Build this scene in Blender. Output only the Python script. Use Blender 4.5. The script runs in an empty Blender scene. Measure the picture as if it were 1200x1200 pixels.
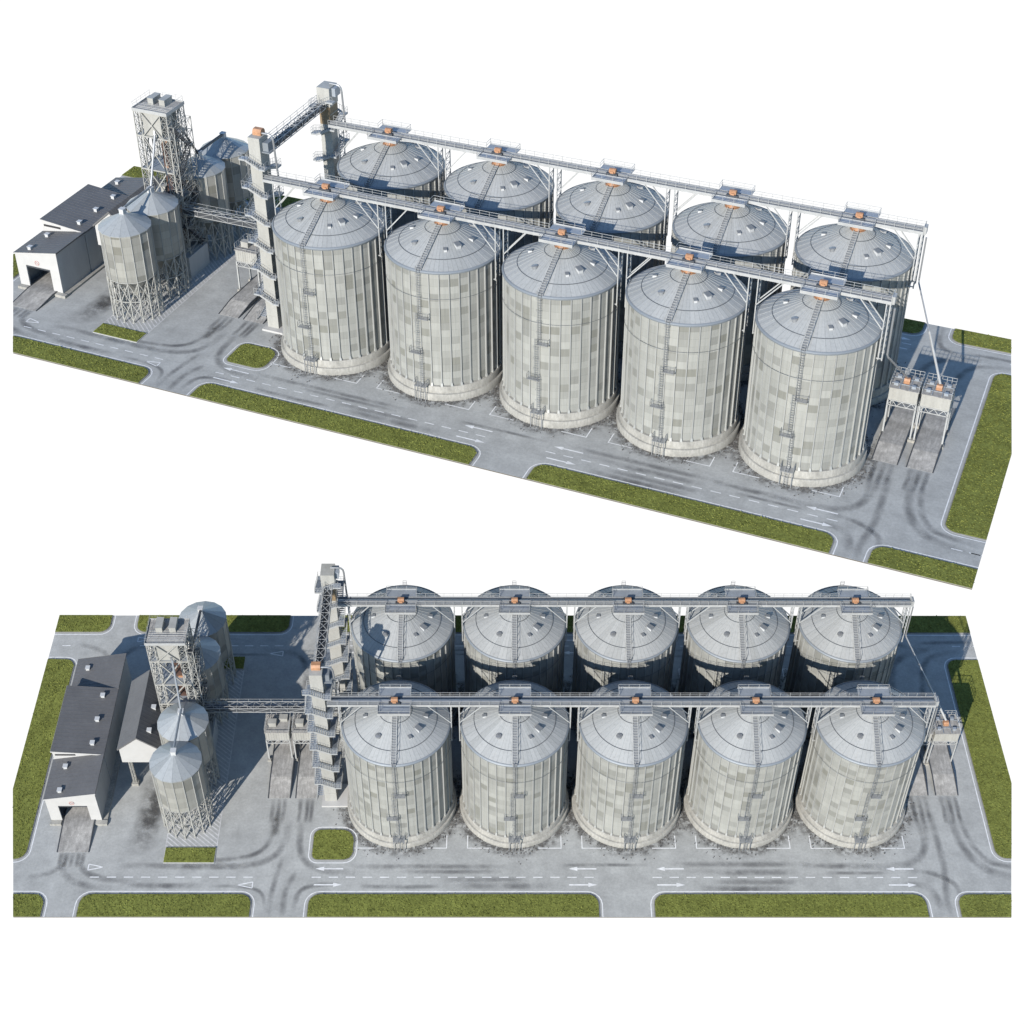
import bpy, bmesh, math, random
import numpy as np
from mathutils import Matrix, Vector
R_ = math.radians
S = bpy.context.scene
COL = S.collection
random.seed(7)

# ------------------------------------------------------------------ camera
cd = bpy.data.cameras.new('camera'); cam = bpy.data.objects.new('camera', cd); COL.objects.link(cam)
cd.sensor_width = 36.0; cd.lens = 36.0 * 1877.64 / 1200.0
cd.clip_start = 1.0; cd.clip_end = 6000.0
_r = Vector((0.922682, 0.385556, -0.002054)); _d = Vector((0.234284, -0.564886, -0.791211)); _f = Vector((-0.306216, 0.729555, -0.61154))
cm = Matrix(((_r.x, -_d.x, -_f.x, 103.1114), (_r.y, -_d.y, -_f.y, -179.1227), (_r.z, -_d.z, -_f.z, 143.2275), (0, 0, 0, 1)))
cam.matrix_world = cm
S.camera = cam

# ------------------------------------------------------------------ sun, sky, exposure
SUN_EL, SUN_AZ = 22.5, 2.0            # azimuth the light travels towards, from +Y to +X
EXPO = 0.72
SKY, WHITE = 0.138, 1.06 / 2 ** EXPO
w = bpy.data.worlds.new('World'); S.world = w; w.use_nodes = True
nt = w.node_tree; nt.nodes.clear()
out = nt.nodes.new('ShaderNodeOutputWorld'); mixs = nt.nodes.new('ShaderNodeMixShader')
sky = nt.nodes.new('ShaderNodeTexSky'); sky.sky_type = 'NISHITA'; sky.sun_disc = False
sky.air_density = 1.0; sky.dust_density = 0.0; sky.ozone_density = 3.0
sky.sun_elevation = R_(SUN_EL); sky.sun_rotation = R_(SUN_AZ + 180)
b1 = nt.nodes.new('ShaderNodeBackground'); b1.inputs['Strength'].default_value = SKY
b2 = nt.nodes.new('ShaderNodeBackground'); b2.inputs['Color'].default_value = (1, 1, 1, 1); b2.inputs['Strength'].default_value = WHITE
tc = nt.nodes.new('ShaderNodeTexCoord'); sx = nt.nodes.new('ShaderNodeSeparateXYZ')
mr = nt.nodes.new('ShaderNodeMapRange'); mr.inputs[1].default_value = -0.03; mr.inputs[2].default_value = 0.0
# below the horizon: added white background glow ahead, dimmed on the near side to cut fill light
dt = nt.nodes.new('ShaderNodeVectorMath'); dt.operation = 'DOT_PRODUCT'; dt.inputs[1].default_value = (-0.387, 0.922, 0)
mr2 = nt.nodes.new('ShaderNodeMapRange'); mr2.interpolation_type = 'SMOOTHSTEP'
mr2.inputs[1].default_value = 0.10; mr2.inputs[2].default_value = 0.28; mr2.inputs[3].default_value = 0.14 * WHITE; mr2.inputs[4].default_value = WHITE
nt.links.new(tc.outputs['Generated'], dt.inputs[0]); nt.links.new(dt.outputs['Value'], mr2.inputs[0]); nt.links.new(mr2.outputs[0], b2.inputs['Strength'])
L = nt.links.new
L(sky.outputs[0], b1.inputs['Color']); L(tc.outputs['Generated'], sx.inputs[0]); L(sx.outputs['Z'], mr.inputs[0])
L(mr.outputs[0], mixs.inputs[0]); L(b2.outputs[0], mixs.inputs[1]); L(b1.outputs[0], mixs.inputs[2]); L(mixs.outputs[0], out.inputs[0])
sd = bpy.data.lights.new('sun', 'SUN'); sd.energy = 4.7; sd.angle = R_(0.5); sd.color = (1.0, 0.94, 0.86)
sun = bpy.data.objects.new('sun', sd); COL.objects.link(sun)
a, e = R_(SUN_AZ), R_(SUN_EL)
sun.rotation_euler = Vector((math.sin(a) * math.cos(e), math.cos(a) * math.cos(e), -math.sin(e))).to_track_quat('-Z', 'Y').to_euler()
S.view_settings.view_transform = 'Standard'; S.view_settings.look = 'None'
S.view_settings.gamma = 1.0; S.view_settings.use_curve_mapping = False; S.view_settings.exposure = EXPO

# ------------------------------------------------------------------ materials
M = {}
def mat(name, col, rough=0.7, metal=0.0, noise=None, spec=0.5, bump=None):
    m = bpy.data.materials.new(name); m.use_nodes = True; M[name] = m
    n = m.node_tree.nodes; b = n['Principled BSDF']; lk = m.node_tree.links.new
    b.inputs['Base Color'].default_value = (*col, 1); b.inputs['Roughness'].default_value = rough
    b.inputs['Metallic'].default_value = metal; b.inputs['Specular IOR Level'].default_value = spec
    if noise:      # list of (scale xyz, amount): multiplies the colour
        t = n.new('ShaderNodeTexCoord'); cur = None
        for sc, amt in noise:
            mp = n.new('ShaderNodeMapping'); mp.inputs['Scale'].default_value = sc
            nz = n.new('ShaderNodeTexNoise'); nz.inputs['Scale'].default_value = 1.0; nz.inputs['Detail'].default_value = 6; nz.inputs['Roughness'].default_value = 0.62
            lk(t.outputs['Object'], mp.inputs[0]); lk(mp.outputs[0], nz.inputs['Vector'])
            r = n.new('ShaderNodeMapRange'); r.inputs[1].default_value = 0.3; r.inputs[2].default_value = 0.7
            r.inputs[3].default_value = 1 - amt; r.inputs[4].default_value = 1 + amt
            lk(nz.outputs['Fac'], r.inputs[0])
            if cur is None: cur = r.outputs[0]
            else:
                mu = n.new('ShaderNodeMath'); mu.operation = 'MULTIPLY'; lk(cur, mu.inputs[0]); lk(r.outputs[0], mu.inputs[1]); cur = mu.outputs[0]
        vm = n.new('ShaderNodeVectorMath'); vm.operation = 'SCALE'; vm.inputs[0].default_value = col
        lk(cur, vm.inputs['Scale']); lk(vm.outputs[0], b.inputs['Base Color'])
        m['_mul'] = 1
    if bump:
        t = n.new('ShaderNodeTexCoord'); nz = n.new('ShaderNodeTexNoise'); nz.inputs['Scale'].default_value = bump[0]; nz.inputs['Detail'].default_value = 5
        bp = n.new('ShaderNodeBump'); bp.inputs['Strength'].default_value = bump[1]; bp.inputs['Distance'].default_value = bump[2]
        lk(t.outputs['Object'], nz.inputs['Vector']); lk(nz.outputs['Fac'], bp.inputs['Height']); lk(bp.outputs[0], b.inputs['Normal'])
    return m

mat('asphalt', (0.282, 0.287, 0.279), 0.85, noise=[((.05, .05, .05), .10), ((.35, .35, .35), .14), ((2.2, 2.2, 2.2), .10), ((9, 9, 9), .10)], bump=(6, .25, .05))
mat('lawn', (0.122, 0.136, 0.034), 0.95, noise=[((.25, .25, .25), .22), ((2.2, 2.2, 2.2), .35)], spec=.1)
mat('grass_blade', (0.136, 0.148, 0.037), 0.9, noise=[((.3, .3, .3), .25), ((3, 3, 3), .35)], spec=.1)
mat('kerb', (0.17, 0.17, 0.17), 0.8, noise=[((.8, .8, .8), .12)])
mat('road_paint', (0.56, 0.565, 0.565), 0.6, noise=[((1.2, 1.2, 1.2), .18)])
mat('concrete', (0.245, 0.24, 0.22), 0.9, noise=[((.4, .4, .4), .18), ((2.5, 2.5, .9), .2), ((8, 8, 8), .12)], bump=(4, .4, .06))
mat('ramp_concrete', (0.235, 0.23, 0.22), 0.9, noise=[((.25, .5, .5), .3), ((2, .6, 2), .28), ((6, 6, 6), .15)])
mat('white_steel', (0.315, 0.322, 0.32), 0.5, 0.15, noise=[((.7, .7, .7), .12), ((4, 4, 4), .08)])
mat('cream_steel', (0.295, 0.294, 0.275), 0.5, 0.1, noise=[((.6, .6, .15), .12), ((3, 3, 3), .06)])
mat('deck_steel', (0.27, 0.30, 0.335), 0.5, 0.35, noise=[((1, 1, 1), .15)])
mat('dark_steel', (0.055, 0.06, 0.068), 0.5, 0.3)
mat('orange_paint', (0.30, 0.158, 0.085), 0.6, noise=[((2, 2, 2), .25), ((9, 9, 9), .15)])
mat('rust_brown', (0.055, 0.028, 0.02), 0.7, noise=[((1, 1, .4), .25)])
mat('tan_panel', (0.17, 0.125, 0.075), 0.6, noise=[((1, 1, .4), .15)])
mat('ring_steel', (0.10, 0.11, 0.12), 0.5, 0.3)
mat('tread_steel', (0.165, 0.175, 0.185), 0.6, 0.2)
mat('walk_grating', (0.135, 0.15, 0.17), 0.6, 0.2, noise=[((1, 1, 1), .15)])
mat('eave_steel', (0.17, 0.19, 0.21), 0.55, 0.2)
mat('soil', (0.09, 0.075, 0.055), 0.95, noise=[((2, 2, 2), .2)])
mat('hatch_paint', (0.40, 0.40, 0.40), 0.7, noise=[((1.2, 1.2, 1.2), .25)])
mat('pale_kerb', (0.33, 0.33, 0.32), 0.8)
mat('roof_sheet', (0.100, 0.100, 0.102), 0.6, 0.1, noise=[((.3, .3, .3), .1), ((2, 2, 2), .08)])
mat('white_render', (0.355, 0.353, 0.345), 0.8, noise=[((.5, .5, .5), .05)])
mat('grey_cladding', (0.29, 0.30, 0.31), 0.6, 0.1, noise=[((.4, .4, .1), .1)])
mat('gravel', (0.075, 0.072, 0.068), 0.95)
mat('red_paint', (0.42, 0.24, 0.22), 0.6)
mat('pipe_steel', (0.28, 0.29, 0.30), 0.35, 0.5)
mat('vent_white', (0.38, 0.39, 0.395), 0.5)
mat('black_gap', (0.02, 0.02, 0.022), 0.8)

def panel_mat(name, col, ncol, dz, metal, rough, spread):
    """galvanised sheets: every sheet its own tone, in a grid of ncol sheets round the wall, dz high"""
    m = bpy.data.materials.new(name); m.use_nodes = True; M[name] = m
    n = m.node_tree.nodes; b = n['Principled BSDF']; lk = m.node_tree.links.new
    def math_(op, x, y=None, z=None):
        q = n.new('ShaderNodeMath'); q.operation = op
        for i, v in enumerate((x, y, z)):
            if v is None: continue
            if isinstance(v, (int, float)): q.inputs[i].default_value = v
            else: lk(v, q.inputs[i])
        return q.outputs[0]
    t = n.new('ShaderNodeTexCoord'); s = n.new('ShaderNodeSeparateXYZ'); lk(t.outputs['Object'], s.inputs[0])
    oi = n.new('ShaderNodeObjectInfo')
    ang = math_('MULTIPLY', math_('ADD', math_('ARCTAN2', s.outputs['Y'], s.outputs['X']), math.pi), ncol / (2 * math.pi))
    fa = math_('FLOOR', ang); fz = math_('FLOOR', math_('DIVIDE', s.outputs['Z'], dz))
    c = n.new('ShaderNodeCombineXYZ'); lk(fa, c.inputs[0]); lk(fz, c.inputs[1]); lk(math_('MULTIPLY', oi.outputs['Random'], 40.0), c.inputs[2])
    wn = n.new('ShaderNodeTexWhiteNoise'); lk(c.outputs[0], wn.inputs['Vector'])
    cr = n.new('ShaderNodeValToRGB'); cr.color_ramp.interpolation = 'LINEAR'
    el = cr.color_ramp.elements
    el[0].position = 0.0; el[0].color = tuple(x * (1 - spread * k) for x, k in zip(col, (.98, 1.0, 1.12))) + (1,)
    el[1].position = 1.0; el[1].color = tuple(x * (1 + spread * .25) for x in col) + (1,)
    for p, f in ((.16, 1 - spread * .8), (.24, 1 - spread * .45), (.42, 1 - spread * .15), (.75, 1.0)):
        q = el.new(p); q.color = (*[x * f for x in col], 1)
    lk(wn.outputs['Value'], cr.inputs[0])
    # vertical rain streaks and soft blotches
    mp = n.new('ShaderNodeMapping'); mp.inputs['Scale'].default_value = (2.2, 2.2, .12); lk(t.outputs['Object'], mp.inputs[0])
    nz = n.new('ShaderNodeTexNoise'); nz.inputs['Scale'].default_value = 1; nz.inputs['Detail'].default_value = 5; lk(mp.outputs[0], nz.inputs['Vector'])
    k1 = n.new('ShaderNodeMapRange'); k1.inputs[1].default_value = .3; k1.inputs[2].default_value = .7; k1.inputs[3].default_value = .87; k1.inputs[4].default_value = 1.08
    lk(nz.outputs['Fac'], k1.inputs[0])
    # sheet seams
    fr = math_('FRACT', math_('DIVIDE', s.outputs['Z'], dz)); seam = math_('SUBTRACT', 1.0, math_('MULTIPLY', math_('LESS_THAN', fr, .05), .14))
    dirt = math_('SUBTRACT', 1.0, math_('MULTIPLY', math_('GREATER_THAN', nz.outputs['Fac'], .60), .10))
    fr2 = math_('FRACT', ang); seam2 = math_('SUBTRACT', 1.0, math_('MULTIPLY', math_('LESS_THAN', fr2, .05), .30))
    mul = math_('MULTIPLY', math_('MULTIPLY', math_('MULTIPLY', k1.outputs[0], seam), seam2), dirt)
    vm = n.new('ShaderNodeVectorMath'); vm.operation = 'SCALE'; lk(cr.outputs[0], vm.inputs[0]); lk(mul, vm.inputs['Scale'])
    lk(vm.outputs[0], b.inputs['Base Color'])
    b.inputs['Metallic'].default_value = metal
    rr = n.new('ShaderNodeMapRange'); rr.inputs[3].default_value = rough - .08; rr.inputs[4].default_value = rough + .1; lk(wn.outputs['Value'], rr.inputs[0]); lk(rr.outputs[0], b.inputs['Roughness'])
    return m
panel_mat('silo_wall', (0.268, 0.272, 0.254), 36, 1.28, 0.12, 0.5, .30)
panel_mat('silo_roof', (0.288, 0.298, 0.298), 36, 60.0, 0.06, 0.55, .08)
panel_mat('tank_wall', (0.31, 0.308, 0.282), 16, 1.45, 0.35, 0.40, .30)
panel_mat('tank_roof', (0.325, 0.342, 0.345), 16, 60.0, 0.3, 0.4, .16)
mat('rib_steel', (0.30, 0.305, 0.295), 0.45, 0.2)

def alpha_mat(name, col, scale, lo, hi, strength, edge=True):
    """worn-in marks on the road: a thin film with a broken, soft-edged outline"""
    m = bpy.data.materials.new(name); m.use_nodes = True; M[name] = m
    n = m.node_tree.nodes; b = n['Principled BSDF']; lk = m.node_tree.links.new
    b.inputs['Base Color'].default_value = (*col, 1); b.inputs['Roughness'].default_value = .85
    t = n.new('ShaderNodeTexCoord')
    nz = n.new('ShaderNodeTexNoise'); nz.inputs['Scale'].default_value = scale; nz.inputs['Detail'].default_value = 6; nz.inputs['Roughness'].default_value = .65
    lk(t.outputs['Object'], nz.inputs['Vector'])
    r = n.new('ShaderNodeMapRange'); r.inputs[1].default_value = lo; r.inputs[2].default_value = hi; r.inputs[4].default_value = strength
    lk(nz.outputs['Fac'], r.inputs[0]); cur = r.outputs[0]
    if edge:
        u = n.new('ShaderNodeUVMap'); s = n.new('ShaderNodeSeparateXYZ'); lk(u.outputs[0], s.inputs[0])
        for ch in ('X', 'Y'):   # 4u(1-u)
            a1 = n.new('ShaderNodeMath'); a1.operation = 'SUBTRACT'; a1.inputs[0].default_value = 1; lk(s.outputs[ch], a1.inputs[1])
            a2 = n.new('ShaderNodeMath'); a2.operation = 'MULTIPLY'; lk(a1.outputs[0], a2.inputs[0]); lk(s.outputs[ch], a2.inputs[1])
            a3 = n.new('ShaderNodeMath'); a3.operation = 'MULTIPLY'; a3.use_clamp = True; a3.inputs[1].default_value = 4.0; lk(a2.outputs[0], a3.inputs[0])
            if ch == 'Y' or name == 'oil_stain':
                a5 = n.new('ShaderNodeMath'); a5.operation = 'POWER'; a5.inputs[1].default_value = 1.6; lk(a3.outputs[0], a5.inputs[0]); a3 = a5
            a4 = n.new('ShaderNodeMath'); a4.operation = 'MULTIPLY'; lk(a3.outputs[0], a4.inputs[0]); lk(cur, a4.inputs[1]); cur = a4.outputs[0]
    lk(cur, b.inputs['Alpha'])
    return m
alpha_mat('tyre_rubber', (0.07, 0.07, 0.075), .28, .30, .72, .62)
alpha_mat('oil_stain', (0.07, 0.068, 0.065), .5, .30, .65, .75)
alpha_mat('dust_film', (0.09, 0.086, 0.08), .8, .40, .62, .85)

# ------------------------------------------------------------------ mesh building
class MB:
    def __init__(s): s.v = []; s.f = []; s.m = []; s.uv = {}; s.mi = 0
    def add(s, vs, fs):
        o = len(s.v); s.v += [tuple(x) for x in vs]
        for f in fs: s.f.append(tuple(i + o for i in f)); s.m.append(s.mi)
    def box(s, x0, x1, y0, y1, z0, z1):
        s.add([(x0, y0, z0), (x1, y0, z0), (x1, y1, z0), (x0, y1, z0), (x0, y0, z1), (x1, y0, z1), (x1, y1, z1), (x0, y1, z1)],
              [(0, 3, 2, 1), (4, 5, 6, 7), (0, 1, 5, 4), (1, 2, 6, 5), (2, 3, 7, 6), (3, 0, 4, 7)])
    def cbox(s, c, d): s.box(c[0] - d[0] / 2, c[0] + d[0] / 2, c[1] - d[1] / 2, c[1] + d[1] / 2, c[2] - d[2] / 2, c[2] + d[2] / 2)
    def hexa(s, p): s.add(p, [(0, 3, 2, 1), (4, 5, 6, 7), (0, 1, 5, 4), (1, 2, 6, 5), (2, 3, 7, 6), (3, 0, 4, 7)])
    def bar(s, p, q, wd, ht=None, up=(0, 0, 1)):
        p = Vector(p); q = Vector(q); d = q - p
        if d.length < 1e-6: return
        d.normalize(); u = Vector(up)
        if abs(d.dot(u)) > .98: u = Vector((0, 1, 0)) if abs(d.y) < .9 else Vector((1, 0, 0))
        x = d.cross(u).normalized() * (wd / 2); y = x.normalized().cross(d).normalized() * ((ht or wd) / 2)
        s.hexa([p - x - y, p + x - y, q + x - y, q - x - y, p - x + y, p + x + y, q + x + y, q - x + y])
    def tube(s, pts, r, n=8, cap=True):
        pts = [Vector(p) for p in pts]; o = len(s.v); prev = None
        for i, p in enumerate(pts):
            d = (pts[min(i + 1, len(pts) - 1)] - pts[max(i - 1, 0)]).normalized()
            if prev is None: u = Vector((0, 0, 1)) if abs(d.z) < .9 else Vector((0, 1, 0))
            else: u = prev
            x = d.cross(u).normalized(); y = x.cross(d).normalized(); prev = y
            for k in range(n):
                t = 2 * math.pi * k / n; s.v.append(tuple(p + x * (r * math.cos(t)) + y * (r * math.sin(t))))
        for i in range(len(pts) - 1):
            for k in range(n):
                s.f.append((o + i * n + k, o + i * n + (k + 1) % n, o + (i + 1) * n + (k + 1) % n, o + (i + 1) * n + k)); s.m.append(s.mi)
        if cap:
            s.f.append(tuple(o + k for k in range(n))[::-1]); s.m.append(s.mi)
            s.f.append(tuple(o + (len(pts) - 1) * n + k for k in range(n))); s.m.append(s.mi)
    def lathe(s, prof, n, ph=0.0, cap0=False, cap1=False):
        o = len(s.v)
        for r, z in prof:
            for k in range(n):
                t = 2 * math.pi * k / n + ph; s.v.append((r * math.cos(t), r * math.sin(t), z))
        for i in range(len(prof) - 1):
            for k in range(n):
                s.f.append((o + i * n + k, o + i * n + (k + 1) % n, o + (i + 1) * n + (k + 1) % n, o + (i + 1) * n + k)); s.m.append(s.mi)
        if cap0: s.f.append(tuple(o + k for k in range(n))[::-1]); s.m.append(s.mi)
        if cap1: s.f.append(tuple(o + (len(prof) - 1) * n + k for k in range(n))); s.m.append(s.mi)
    def prism(s, poly, z0, z1):
        n = len(poly); s.add([(x, y, z0) for x, y in poly] + [(x, y, z1) for x, y in poly],
              [tuple(range(n))[::-1], tuple(range(n, 2 * n))] + [(i, (i + 1) % n, n + (i + 1) % n, n + i) for i in range(n)])
    def prism_y(s, poly, y0, y1):      # poly in (x,z), counter-clockwise seen from -Y
        n = len(poly); s.add([(x, y0, z) for x, z in poly] + [(x, y1, z) for x, z in poly],
              [tuple(range(n)), tuple(range(n, 2 * n))[::-1]] + [(i, n + i, n + (i + 1) % n, (i + 1) % n) for i in range(n)])
    def prism_x(s, poly, x0, x1):      # poly in (y,z)
        n = len(poly); s.add([(x0, y, z) for y, z in poly] + [(x1, y, z) for y, z in poly],
              [tuple(range(n))[::-1], tuple(range(n, 2 * n))] + [(i, (i + 1) % n, n + (i + 1) % n, n + i) for i in range(n)])
    def quad(s, *p): s.add(p, [tuple(range(len(p)))])
    def rail(s, pts, h=1.1, th=.07, step=1.6, mid=True, closed=False):
        pts = [Vector(p) for p in pts]
        if closed: pts = pts + [pts[0]]
        up = Vector((0, 0, h))
        for p, q in zip(pts[:-1], pts[1:]):
            s.bar(p + up, q + up, th); 
            if mid: s.bar(p + up * .5, q + up * .5, th * .8)
            n = max(1, int(round((q - p).length / step)))
            for i in range(n + 1): c = p + (q - p) * (i / n); s.bar(c, c + up, th)
    def lattice(s, x0, x1, y0, y1, z0, z1, n, leg=.18, br=.09, cross=True):
        for x in (x0, x1):
            for y in (y0, y1): s.bar((x, y, z0), (x, y, z1), leg)
        dz = (z1 - z0) / n
        for i in range(n + 1):
            z = z0 + i * dz
            s.bar((x0, y0, z), (x1, y0, z), br); s.bar((x0, y1, z), (x1, y1, z), br); s.bar((x0, y0, z), (x0, y1, z), br); s.bar((x1, y0, z), (x1, y1, z), br)
            if i < n:
                for (a_, b_) in (((x0, y0), (x1, y0)), ((x0, y1), (x1, y1)), ((x0, y0), (x0, y1)), ((x1, y0), (x1, y1))):
                    if cross or i % 2 == 0: s.bar((*a_, z), (*b_, z + dz), br)
                    if cross or i % 2 == 1: s.bar((*b_, z), (*a_, z + dz), br)
    def build(s, name, m, parent=None, smooth=None, clip=None):
        me = bpy.data.meshes.new(name); me.from_pydata(s.v, [], s.f)
        ms = m if isinstance(m, (list, tuple)) else [m]
        for x in ms: me.materials.append(M[x])
        if len(ms) > 1: me.polygons.foreach_set('material_index', s.m)
        if s.uv:
            ul = me.uv_layers.new(name='UVMap')
            for pi, p in enumerate(me.polygons):
                if pi in s.uv:
                    for li, c in zip(p.loop_indices, s.uv[pi]): ul.data[li].uv = c
        if clip:
            bm = bmesh.new(); bm.from_mesh(me)
            for (px, py), (nx, ny) in clip:
                g = bm.verts[:] + bm.edges[:] + bm.faces[:]
                r = bmesh.ops.bisect_plane(bm, geom=g, plane_co=(px, py, 0), plane_no=(nx, ny, 0), clear_outer=True, dist=1e-5)
                ce = [x for x in r['geom_cut'] if isinstance(x, bmesh.types.BMEdge)]
                ce = [x for x in ce if x.is_valid and len(x.link_faces) == 1]
                if ce and clip[0] is not None and s.solid: bmesh.ops.holes_fill(bm, edges=ce, sides=0)
            bm.to_mesh(me); bm.free()
        me.update()
        if smooth is not None:
            me.polygons.foreach_set('use_smooth', [True] * len(me.polygons)); me.set_sharp_from_angle(angle=R_(smooth))
        o = bpy.data.objects.new(name, me); COL.objects.link(o)
        if parent: o.parent = parent
        return o
    solid = True

ROOTS = []
def thing(name, label, cat, loc=(0, 0, 0), rz=0.0, group=None, register=True):
    o = bpy.data.objects.new(name, None); o.empty_display_size = .5; COL.objects.link(o)
    o.location = loc; o.rotation_euler = (0, 0, rz); o['label'] = label; o['category'] = cat
    if group: o['group'] = group
    if register: ROOTS.append(o)
    return o
KIDS = {}
def copy_tree(o, parent=None):
    c = o.copy(); COL.objects.link(c)
    if parent: c.parent = parent; c.matrix_parent_inverse.identity()
    for ch in list(o.children): copy_tree(ch, c)
    return c
def struct(mb, name, m, clip=None, **k):
    o = mb.build(name, m, clip=clip, **k); o['kind'] = 'structure'; return o

CX = [-13.46 + 20 * i for i in range(5)]
YF, YB, YC = 23.33, 45.78, 34.3

# =================================================================== big grain silos
def make_silo():
    t = thing('grain_silo', 'x', 'silo', (CX[0], YF, 0), group='large grain silos', register=False)
    b = MB(); b.lathe([(9.72, 0), (9.72, 1.18), (9.66, 1.26), (9.36, 1.30), (9.36, 2.46), (9.30, 2.55), (8.6, 2.56)], 96); base = b.build('concrete_base', 'concrete', t, 40)
    wl = MB(); wl.lathe([(8.93, 2.5)] + [(8.93, 2.56 + i * 1.28) for i in range(17)], 72)
    wl.mi = 1
    for k in range(36):
        th = 2 * math.pi * k / 36 - math.pi; c, s_ = math.cos(th), math.sin(th)
        def P(r, tt, z): return (c * r - s_ * tt, s_ * r + c * tt, z)
        wl.hexa([P(8.90, -.085, 2.56), P(9.17, -.085, 2.56), P(9.17, .085, 2.56), P(8.90, .085, 2.56), P(8.90, -.08, 22.95), P(9.13, -.07, 22.95), P(9.13, .07, 22.95), P(8.90, .08, 22.95)])
        wl.hexa([P(8.95, -.2, 2.57), P(9.30, -.2, 2.57), P(9.30, .2, 2.57), P(8.95, .2, 2.57), P(8.95, -.13, 3.15), P(9.12, -.13, 3.15), P(9.12, .13, 3.15), P(8.95, .13, 3.15)])
    wl.build('wall', ['silo_wall', 'rib_steel'], t, 30)
    r = MB(); r.lathe([(9.16, 23.0), (1.2, 26.9)], 72)
    ang = math.atan2(3.9, 7.96)
    for k in range(36):
        th = 2 * math.pi * (k + .5) / 36; c, s_ = math.cos(th), math.sin(th)
        r.bar((c * 9.1, s_ * 9.1, 23.03), (c * 1.3, s_ * 1.3, 26.86), .06, .07)
    rf = r.build('roof', 'silo_roof', t, 20)
    q = MB(); q.lathe([(8.95, 22.72), (9.2, 22.74), (9.25, 22.98), (9.17, 23.09), (8.98, 23.19), (8.95, 23.1)], 72); q.build('eave_ring', 'eave_steel', t, 40)
    q = MB()
    for x in (-.35, .35): q.bar((x, 9.25, 20), (x, 9.25, 24.0), .05)
    for i in range(10): q.bar((-.35, 9.25, 20.3 + i * .42), (.35, 9.25, 20.3 + i * .42), .05)
    q.build('rear_ladder', 'tread_steel', t)
    q = MB()
    for rr in (6.9, 2.75):
        z = 23.0 + (9.16 - rr) * 3.9 / 7.96 + .02
        q.lathe([(rr - .04, z), (rr - .04, z + .06), (rr + .04, z + .05), (rr + .04, z - .05)], 72)
    q.build('roof_ring', 'ring_steel', rf, 30)
    q = MB(); n = 72; q.tube([(9.17 * math.cos(2 * math.pi * k / n), 9.17 * math.sin(2 * math.pi * k / n), 18.4) for k in range(n + 1)], .032, 5, False); q.build('wind_ring', 'ring_steel', t)
    # ladder on the wall, with a safety cage and two rest platforms
    q = MB(); y = -9.35
    for (x, z0, z1) in ((0.0, 14.8, 23.9), (-.45, 8.3, 15.6), (0.0, 2.6, 9.0)):
        for dx in (-.26, .26): q.bar((x + dx, y, z0), (x + dx, y, z1), .055)
        z = z0
        while z < z1: q.bar((x - .26, y, z), (x + .26, y, z), .05); z += .42
        z = z0 + 2.2
        while z < z1:
            q.tube([(x - .36, y + .05, z), (x - .36, y - .4, z), (x, y - .6, z), (x + .36, y - .4, z), (x + .36, y + .05, z)], .02, 4, False); z += 1.9
    q.build('wall_ladder', 'tread_steel', t)
    for (x0, x1, z) in ((-.1, 1.6, 14.9), (-1.8, .1, 8.4)):
        q = MB(); q.box(x0, x1, -9.8, -8.9, z, z + .08); q.rail([(x0, -9.0, z), (x0, -9.75, z), (x1, -9.75, z), (x1, -9.0, z)], 1.0, .045, .85); q.build('rest_platform', 'pipe_steel', t)
    q = MB(); q.box(-1.0, 1.0, -10.3, -8.9, 2.62, 2.72); q.rail([(-1, -9.2, 2.7), (-1, -10.25, 2.7)], 1.1, .06, .7); q.rail([(1, -10.25, 2.7), (1, -9.2, 2.7)], 1.1, .06, .7)
    for x in (-.9, .9):
        q.bar((x, -10.2, 0), (x, -10.2, 2.62), .12)
    for dx in (-.25, .25): q.bar((dx, -10.4, 0), (dx, -10.4, 3.7), .07)
    for i in range(8): q.bar((-.25, -10.4, .3 + i * .42), (.25, -10.4, .3 + i * .42), .05)
    q.build('access_platform', 'pipe_steel', t)
    # walk-up ladder on the roof
    q = MB(); sl = 3.9 / 7.96
    def rp(x, rr, dz): return (x, -rr, 23.0 + (9.16 - rr) * sl + dz)
    for x in (-.42, .42): q.bar(rp(x, 9.15, .22), rp(x, 1.2, .22), .1)
    for i in range(20): rr = 9.0 - i * .4; q.bar(rp(-.42, rr, .22), rp(.42, rr, .22), .14, .06)
    q.mi = 1; q.bar(rp(0, 9.1, .08), rp(0, 1.2, .08), .74, .05); q.mi = 0
    for i in range(7):
        rr = 8.9 - i * 1.25; q.bar(rp(.42, rr, .2), rp(.42, rr, 1.15), .05)
    q.bar(rp(.42, 8.9, 1.15), rp(.42, 1.4, 1.15), .05)
    q.build('roof_ladder', ['white_steel', 'tread_steel'], t)
    # vents on the cone
    for (x, y, sc) in ((2.6, -4.7, .5), (3.95, -3.1, .78), (5.1, -.3, .55), (-5.1, -.3, .5), (-3.3, 4.0, .6), (3.3, 4.0, .6)):
        rr = math.hypot(x, y); z = 23.0 + (9.16 - rr) * sl; v = MB()
        ux, uy = x / rr, y / rr
        def V(a_, b_, c_): return (x + ux * a_ - uy * b_, y + uy * a_ + ux * b_, z + c_)
        s2 = sc * .5
        v.hexa([V(-s2 * 1.3, -s2, -.1), V(s2 * 1.1, -s2, -.4), V(s2 * 1.1, s2, -.4), V(-s2 * 1.3, s2, -.1), V(-s2 * 1.3, -s2, .62 * sc), V(s2 * 1.2, -s2, .42 * sc), V(s2 * 1.2, s2, .42 * sc), V(-s2 * 1.3, s2, .62 * sc)])
        v.mi = 1
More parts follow.
